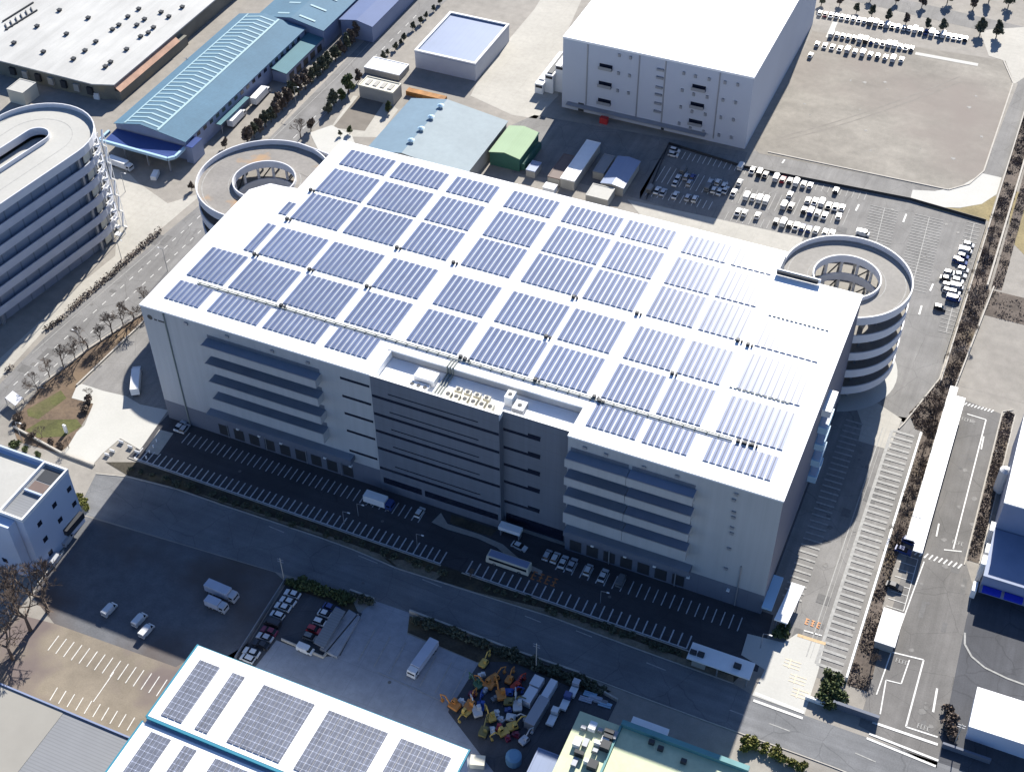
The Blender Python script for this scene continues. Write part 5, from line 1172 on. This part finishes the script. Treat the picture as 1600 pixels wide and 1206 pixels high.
pts = T(400, 0, 4, [(860, 5), (825, 35), (775, 95), (715, 168), (640, 243), (602, 280), (568, 315), (530, 350), (497, 385), (455, 420), (418, 455), (385, 490), (350, 525), (310, 560), (268, 595), (230, 625), (198, 655), (165, 690), (130, 735), (95, 765), (62, 795), (25, 830), (-10, 865), (-50, 905)])
for i, (x, y) in enumerate(pts): tree(x, y, random.choice(['dark', 'dark', 'brown']), random.uniform(1.0, 1.35), 'dark roadside tree on the far verge of the main road, %s from the top' % ORD[i], GT)
pts = T(400, 0, 4, [(1150, 30), (1110, 72), (1062, 115), (1030, 152), (982, 188), (925, 255), (905, 282), (872, 312), (822, 345), (800, 378)])
for i, (x, y) in enumerate(pts): tree(x, y, 'dark', random.uniform(.42, .62), 'small dark tree on the near verge of the main road, %s from the top' % ORD[i], 'small trees on the near verge')
for x, y, k, s, lab in ((545, 147, 'green', 1.35, 'largest green tree, beside the beige building'), (560, 128, 'brown', .9, 'brown tree behind the largest green tree'), (522, 165, 'dark', 1.05, 'dark tree just below the largest green tree'), (513, 178, 'dark', .85, 'dark tree lowest in the clump by the beige building'),
        (534, 158, 'green', .9, 'mid green tree in the clump by the beige building'), (486, 205, 'brown', .9, 'brown tree by the white forecourt behind the left ramp'), (470, 216, 'bare', 1.1, 'bare brown tree right behind the left ramp'), (547, 209, 'green', .55, 'small round green tree at the rear left warehouse corner'),
        (607, 176, 'green', .75, 'upright green tree between the dirt plot and the blue-grey shed'), (532, 213, 'dark', .4, 'little dark tree left of the small round green one'), (352, 232, 'brown', .7, 'brown tree above the left spiral ramp'), (300, 298, 'brown', .6, 'low brown tree left of the left spiral ramp')):
    tree(x, y, k, s, lab)
for i, (x, y, s, k) in enumerate(((1283, 9, .9, 'dark'), (1312, 8, .8, 'brown'), (1338, 20, .7, 'dark'), (1362, 26, .8, 'dark'), (1388, 33, .9, 'dark'), (1415, 38, .8, 'brown'), (1448, 46, .8, 'dark'), (1473, 50, .95, 'dark'), (1531, 54, 1.1, 'dark'), (1556, 60, 1.2, 'dark'), (1440, 12, .9, 'brown'), (1480, 5, 1.1, 'dark'), (1520, 16, .9, 'brown'), (1545, 3, 1.2, 'dark'), (1575, 12, 1.1, 'dark'), (1400, 5, .8, 'brown'), (1360, 2, .8, 'dark'))):
    tree(x, y, k, s, '%s tree in the line behind the far car park, %s counted from the left' % ('dark' if k == 'dark' else 'brown', ORD[i]), 'trees behind the far car park')
for x, y, s, lab in ((48, 985, 2.3, 'bare brown tree nearest the left edge by the tan car park'), (75, 955, 2.4, 'largest bare tree at the corner of the dirt lot'), (28, 960, 2.1, 'bare tree behind the white office block corner'), (20, 1030, 2.2, 'bare tree at the left edge lowest in the group')):
    tree(x, y, 'bare', s, lab, 'bare trees by the tan car park')
for x, y, s, lab in ((1362, 1040, .7, 'bare young tree at the lower end of the brush strip'), (735, 905, .55, 'bare young tree at the gap in the front bays'), (36, 655, .5, 'bare sapling in the garden corner'), (140, 622, .45, 'bare sapling at the tip of the garden'), (66, 683, .5, 'bare sapling in the middle of the garden'), (108, 700, .5, 'bare sapling at the lower garden wall'), (160, 560, .5, 'bare sapling in the road planting bed'), (205, 520, .5, 'second bare sapling up the road planting bed')):
    tree(x, y, 'bare', s, lab)
for i, (x, y, s) in enumerate(((78, 590, .9), (100, 575, 1.1), (118, 562, .8), (138, 546, 1.2), (158, 534, .9), (176, 522, 1.2), (193, 510, 1.0), (210, 500, 1.2), (232, 480, 1.0), (60, 612, .9))):
    tree(x, y, 'bare', s, 'bare brown tree in the bed along the left main road, %s from the top' % ORD[{232: 0, 210: 1, 193: 2, 176: 3, 158: 4, 138: 5, 118: 6, 100: 7, 78: 8, 60: 9}[x]], 'bare trees along the left main road')
for i in range(9):
    tree(0, 0, 'bare', random.uniform(.5, .8), 'bare brown tree in the brush strip beside the white shelter, %s from the front' % ORD[i], 'bare trees in the brush strip', pos=(203.4 + random.uniform(-.8, .8), 38 + i * 6.8 + random.uniform(-2, 2)))
for i in range(9):
    tree(0, 0, 'bare', random.uniform(.55, .9), 'bare brown tree in the ditch brush beside the rear car park, %s from the front' % ORD[i], 'bare trees in the ditch brush', pos=(205.4 + random.uniform(-1.5, 1.5), 102 + i * 10.5 + random.uniform(-3, 3)))
def shrubs(pts, desc, group, mat=None, s0=.8, s1=1.4):
    for i, (x, y) in enumerate(pts):
        tree(x, y, 'shrub', random.uniform(s0, s1), '%s, %s from the left' % (desc, ORD[i]), group, mat, 'shrub')
shrubs(lin((455, 911), (548, 940), 12), 'dark green shrub on the verge above the small car park', 'shrubs above the small car park', LEAF_G, 1.1, 1.8)
shrubs(lin((552, 935), (578, 943), 3), 'dark shrub on the verge just left of the yard entrance', 'shrubs by the yard entrance')
shrubs(lin((652, 971), (940, 1080), 26), 'dark shrub on the verge above the machinery yard', 'shrubs above the machinery yard', None, .9, 1.7)
shrubs([(p[0] + random.uniform(-3, 3), p[1] + random.uniform(-3, 3)) for p in lin((205, 733), (690, 896), 28)], 'low dark shrub in the left front planting strip', 'shrubs in the left front planting strip', None, .6, 1.2)
shrubs([(p[0] + random.uniform(-3, 3), p[1] + random.uniform(-3, 3)) for p in lin((760, 918), (1140, 1050), 26)], 'low dark shrub in the right front planting strip', 'shrubs in the right front planting strip', None, .6, 1.2)
shrubs([(1288, 1075), (1296, 1060), (1285, 1095), (1302, 1082), (1306, 1068), (1295, 1105), (1309, 1093)], 'leafy green shrub by the east gate', 'shrubs by the east gate', LEAF_G, 1.4, 2.1)
shrubs([(1164, 1166), (1178, 1164), (1193, 1172), (1208, 1180), (1222, 1188), (1238, 1195), (1252, 1200)], 'yellow-green shrub along the lower road edge', 'shrubs along the lower road edge', LEAF_Y, 1.1, 1.8)
shrubs([(1222, 985), (1228, 978), (1219, 995)], 'dark shrub at the foot of the right front corner', 'shrubs at the right front corner', LEAF_G, 1.2, 1.6)
shrubs([(36, 668), (30, 655), (48, 683), (80, 692), (95, 698), (138, 628), (134, 640)], 'dark twiggy shrub round the garden plot', 'shrubs round the garden plot', LEAF_B, .8, 1.3)
shrubs([(20, 700), (40, 705), (60, 712), (28, 696)], 'green shrub behind the white office block', 'shrubs behind the office block', LEAF_G, .9, 1.4)
shrubs([(128, 788), (136, 795), (125, 780)], 'yellow-green shrub at the office block corner', 'shrubs at the office block corner', LEAF_Y, .9, 1.3)
shrubs([(1486, 1125), (1482, 1138), (1488, 1150), (1480, 1110)], 'dark brown shrub beside the truck yard exit', 'shrubs by the truck yard exit', LEAF_B, 1.1, 1.7)
def hedge(pts, w_, h, label, mat):
    m = MB()
    for (x0, y0), (x1, y1) in zip(pts, pts[1:]):
        ln = math.hypot(x1 - x0, y1 - y0)
        for _ in range(int(ln * 26)):
            t_ = random.random(); p = Vector((x0 + (x1 - x0) * t_ + random.uniform(-w_, w_) / 2, y0 + (y1 - y0) * t_ + random.uniform(-w_, w_) / 2, random.uniform(.1, h))); s = random.uniform(.16, .34)
            a = Vector((random.gauss(0, 1), random.gauss(0, 1), random.gauss(0, 1))).normalized(); b = a.orthogonal().normalized(); c = a.cross(b)
            m.face([p - b * s, p + c * s, p + b * s, p - c * s])
    return tag(m.build('clipped_hedge', mat), label, 'hedge')
hedge(gp([(108, 487), (175, 430), (250, 362)]), 2.0, 1.6, 'long dark brown clipped hedge beside the main road pavement', BRUSH)
hedge(gp([(72, 516), (102, 496)]), 1.8, 1.2, 'short dark brown clipped hedge left of the long one', BRUSH)
hedge(gp([(10, 582), (20, 574)]), 1.6, 1.2, 'stub of dark hedge at the left picture edge', BRUSH)
# the overgrown ditch: too dense to count
def brush(name, poly_, n, h, mat, base=True, smax=.55):
    if base: polyw('brush_ground', poly_, 3, BRUSH_BASE)
    xs = [p[0] for p in poly_]; ys = [p[1] for p in poly_]; m = MB()
    def inside(x, y):
        r_ = False
        for (x0, y0), (x1, y1) in zip(poly_, poly_[1:] + poly_[:1]):
            if (y0 > y) != (y1 > y) and x < (x1 - x0) * (y - y0) / (y1 - y0) + x0: r_ = not r_
        return r_
    k = 0
    clumps = [(random.uniform(min(xs), max(xs)), random.uniform(min(ys), max(ys)), random.uniform(1., 2.6)) for _ in range(n // 25)]
    clumps = [c for c in clumps if inside(c[0], c[1])]
    while k < n and clumps:
        cx_, cy_, r_ = random.choice(clumps); x = random.gauss(cx_, r_ * .6); y = random.gauss(cy_, r_ * .6)
        if not inside(x, y): k += .3; continue
        k += 1; dd = math.hypot(x - cx_, y - cy_) / r_; z = random.uniform(.05, max(.25, h * r_ / 2 * (1 - dd * .6))); s = random.uniform(.15, smax)
        p = Vector((x, y, z)); a = Vector((random.gauss(0, 1), random.gauss(0, 1), random.gauss(0, .7))).normalized(); b = a.orthogonal().normalized(); c = a.cross(b)
        m.face([p - b * s, p + c * s * .5, p + b * s, p - c * s * .5])
    return m.build(name, mat, kind='stuff')
brush('dry_brush', [(201.8, -12), (207, -12), (206.8, 11), (204.6, 14), (204.6, 32), (205.2, 36), (205.2, 97), (206.4, 98), (208.8, 150), (208.2, 152), (208.6, 330), (203.8, 330), (202.9, 150), (202.2, 104), (198.6, 92), (196.5, 86), (199.5, 80), (201.8, 80)], 19000, .5, BRUSH, True, .4)
brush('dry_brush', [(221.6, 38), (224.5, 38), (224.6, 97), (222.6, 98), (221.5, 95)], 3800, .5, BRUSH, True, .4)
brush('dry_brush', [(209.0, 152), (212.2, 152), (212.4, 330), (209.2, 330)], 3800, .5, BRUSH, True, .4)
brush('dry_brush', [(208.6, 138), (216, 138), (300, 138), (300, 152), (212, 151), (209.2, 151)], 3800, .5, BRUSH, True, .4)

# ================================================================== STREET FURNITURE
def lamp(px, py, h, label, arm=(1.6, 0)):
    p = g(px, py); t = thing('street_lamp', label, 'street lamp', (p.x, p.y, 0)); m = MB(); m.tube((p.x, p.y, 0), (p.x, p.y, h), .11, 6, 0, .07); m.tube((p.x, p.y, h), (p.x + arm[0], p.y + arm[1], h + .3), .06, 5); m.build('pole', STEEL, t)
    MB().box(p.x + arm[0] - .1, p.x + arm[0] + .6, p.y + arm[1] - .15, p.y + arm[1] + .15, h + .2, h + .38).build('lamp_head', WHITE, t)
lamp(131, 553, 9, 'street lamp beside the main road near the garden', (-1.8, 0)); lamp(262, 424, 9, 'street lamp beside the main road by the front left roof corner', (-1.8, 0)); lamp(196, 300, 8, 'street lamp at the pavement by the parking building')
lamp(190, 405, 8, 'street lamp at the hedge below the parking building'); lamp(35, 690, 8, 'street lamp at the garden wall corner'); lamp(1188, 1012, 6, 'lamp at the right end of the front car park'); lamp(463, 165, 8, 'street lamp on the far verge of the main road')
lamp(560, 806, 5, 'lamp post standing among the left front bays'); lamp(538, 818, 5, 'second lamp post among the left front bays'); lamp(652, 853, 5, 'lamp post near the middle of the front bays'); lamp(938, 942, 5, 'lamp post among the right front bays')
def utility(px, py, h, label):
    p = g(px, py); t = thing('utility_pole', label, 'pole', (p.x, p.y, 0)); m = MB(); m.tube((p.x, p.y, 0), (p.x, p.y, h), .17, 7, 0, .11); m.build('pole', KERB, t)
    for z in (h - .6, h - 1.5): MB().box(p.x - .9, p.x + .9, p.y - .06, p.y + .06, z, z + .12).build('crossarm', STEEL, t)
utility(838, 1046, 11, 'utility pole at the road wall above the machinery yard'); utility(444, 906, 9, 'utility pole at the top corner of the small car park'); utility(1492, 1160, 8, 'utility pole by the truck yard exit'); utility(297, 122, 9, 'utility pole between the factory and the blue warehouse')
p = g(104, 676); tag(MB().box(p.x - .5, p.x + .5, p.y - .25, p.y + .25, 0, 3.2).build('sign_pillar', WHITE), 'white sign pillar standing in the garden plot', 'sign')
t = thing('bus_stop_shelter', 'small pale roofed bus stop shelter at the left picture edge', 'shelter', tuple(g(22, 622, 2.4)))
P_ = gp([(8, 622), (20, 611), (36, 622), (24, 634)], 2.4); MB().prism(P_, 2.4, 2.55).build('roof', PARAPET, t)
for q in P_: MB().box(q[0] - .08, q[0] + .08, q[1] - .08, q[1] + .08, 0, 2.4).build('post', STEEL, t)
# bollards at the front left entrance
for i, (x, y) in enumerate(((245, 690), (240, 699), (234, 707), (229, 716))):
    p = g(x, y); tag(MB().cyl((p.x, p.y), .22, 0, .95, 8).build('bollard', WHITE), 'white bollard at the front left entrance, %s from the building' % ORD[i], 'bollard', group='bollards at the front left entrance')
for i, (x, y) in enumerate(((168, 712), (176, 706), (190, 692), (204, 700), (215, 708))):
    p = g(x, y); tag(MB().box(p.x - .8, p.x + .8, p.y - .1, p.y + .1, .1, 1.0).build('barrier', WHITE), 'short white barrier on the hatched corner by the pad, %s from the left' % ORD[i], 'barrier', group='white barriers by the entrance pad')
# ================================================================== LIGHT, SKY, CAMERA
w = bpy.data.worlds.new("World"); SC.world = w; w.use_nodes = True
nt = w.node_tree; bg = nt.nodes['Background']
sky = nt.nodes.new('ShaderNodeTexSky'); sky.sky_type = 'NISHITA'; sky.sun_disc = False
EL = math.radians(32.0); AZ = math.atan2(-.065, 1.0)          # sun stands beyond the building, slightly left
sky.sun_elevation = EL; sky.sun_rotation = AZ; sky.altitude = 50; sky.air_density = 1.0; sky.dust_density = .6; sky.ozone_density = 4.0
tint = nt.nodes.new('ShaderNodeMix'); tint.data_type = 'RGBA'; tint.blend_type = 'MULTIPLY'; tint.inputs[0].default_value = 1
tint.inputs[7].default_value = (.84, .96, 1.17, 1); nt.links.new(sky.outputs[0], tint.inputs[6])
nt.links.new(tint.outputs[2], bg.inputs[0]); bg.inputs[1].default_value = .064
sl = bpy.data.lights.new('sun', 'SUN'); sl.energy = 5.0; sl.angle = math.radians(.53); sl.color = (1, .955, .88)
so = bpy.data.objects.new('sun', sl); COL.objects.link(so)
sd = Vector((math.sin(AZ) * math.cos(EL), math.cos(AZ) * math.cos(EL), math.sin(EL)))
so.rotation_euler = sd.to_track_quat('Z', 'Y').to_euler(); so.location = (0, 0, 300)
cd_ = bpy.data.cameras.new('camera'); co = bpy.data.objects.new('camera', cd_); COL.objects.link(co)
cd_.sensor_fit = 'HORIZONTAL'; cd_.sensor_width = 36; cd_.lens = F_PX / 1600 * 36; cd_.clip_start = 1; cd_.clip_end = 4000
co.matrix_world = Matrix(((RT.x, UP.x, -FW.x, CAM.x), (RT.y, UP.y, -FW.y, CAM.y), (RT.z, UP.z, -FW.z, CAM.z), (0, 0, 0, 1)))
SC.camera = co
SC.view_settings.view_transform = 'Standard'; SC.view_settings.look = 'None'; SC.view_settings.exposure = 1.1; SC.view_settings.gamma = 1
SC.view_settings.use_curve_mapping = False
SC.cycles.max_bounces = 6; SC.cycles.diffuse_bounces = 3; SC.cycles.glossy_bounces = 3
SC.cycles.use_denoising = True
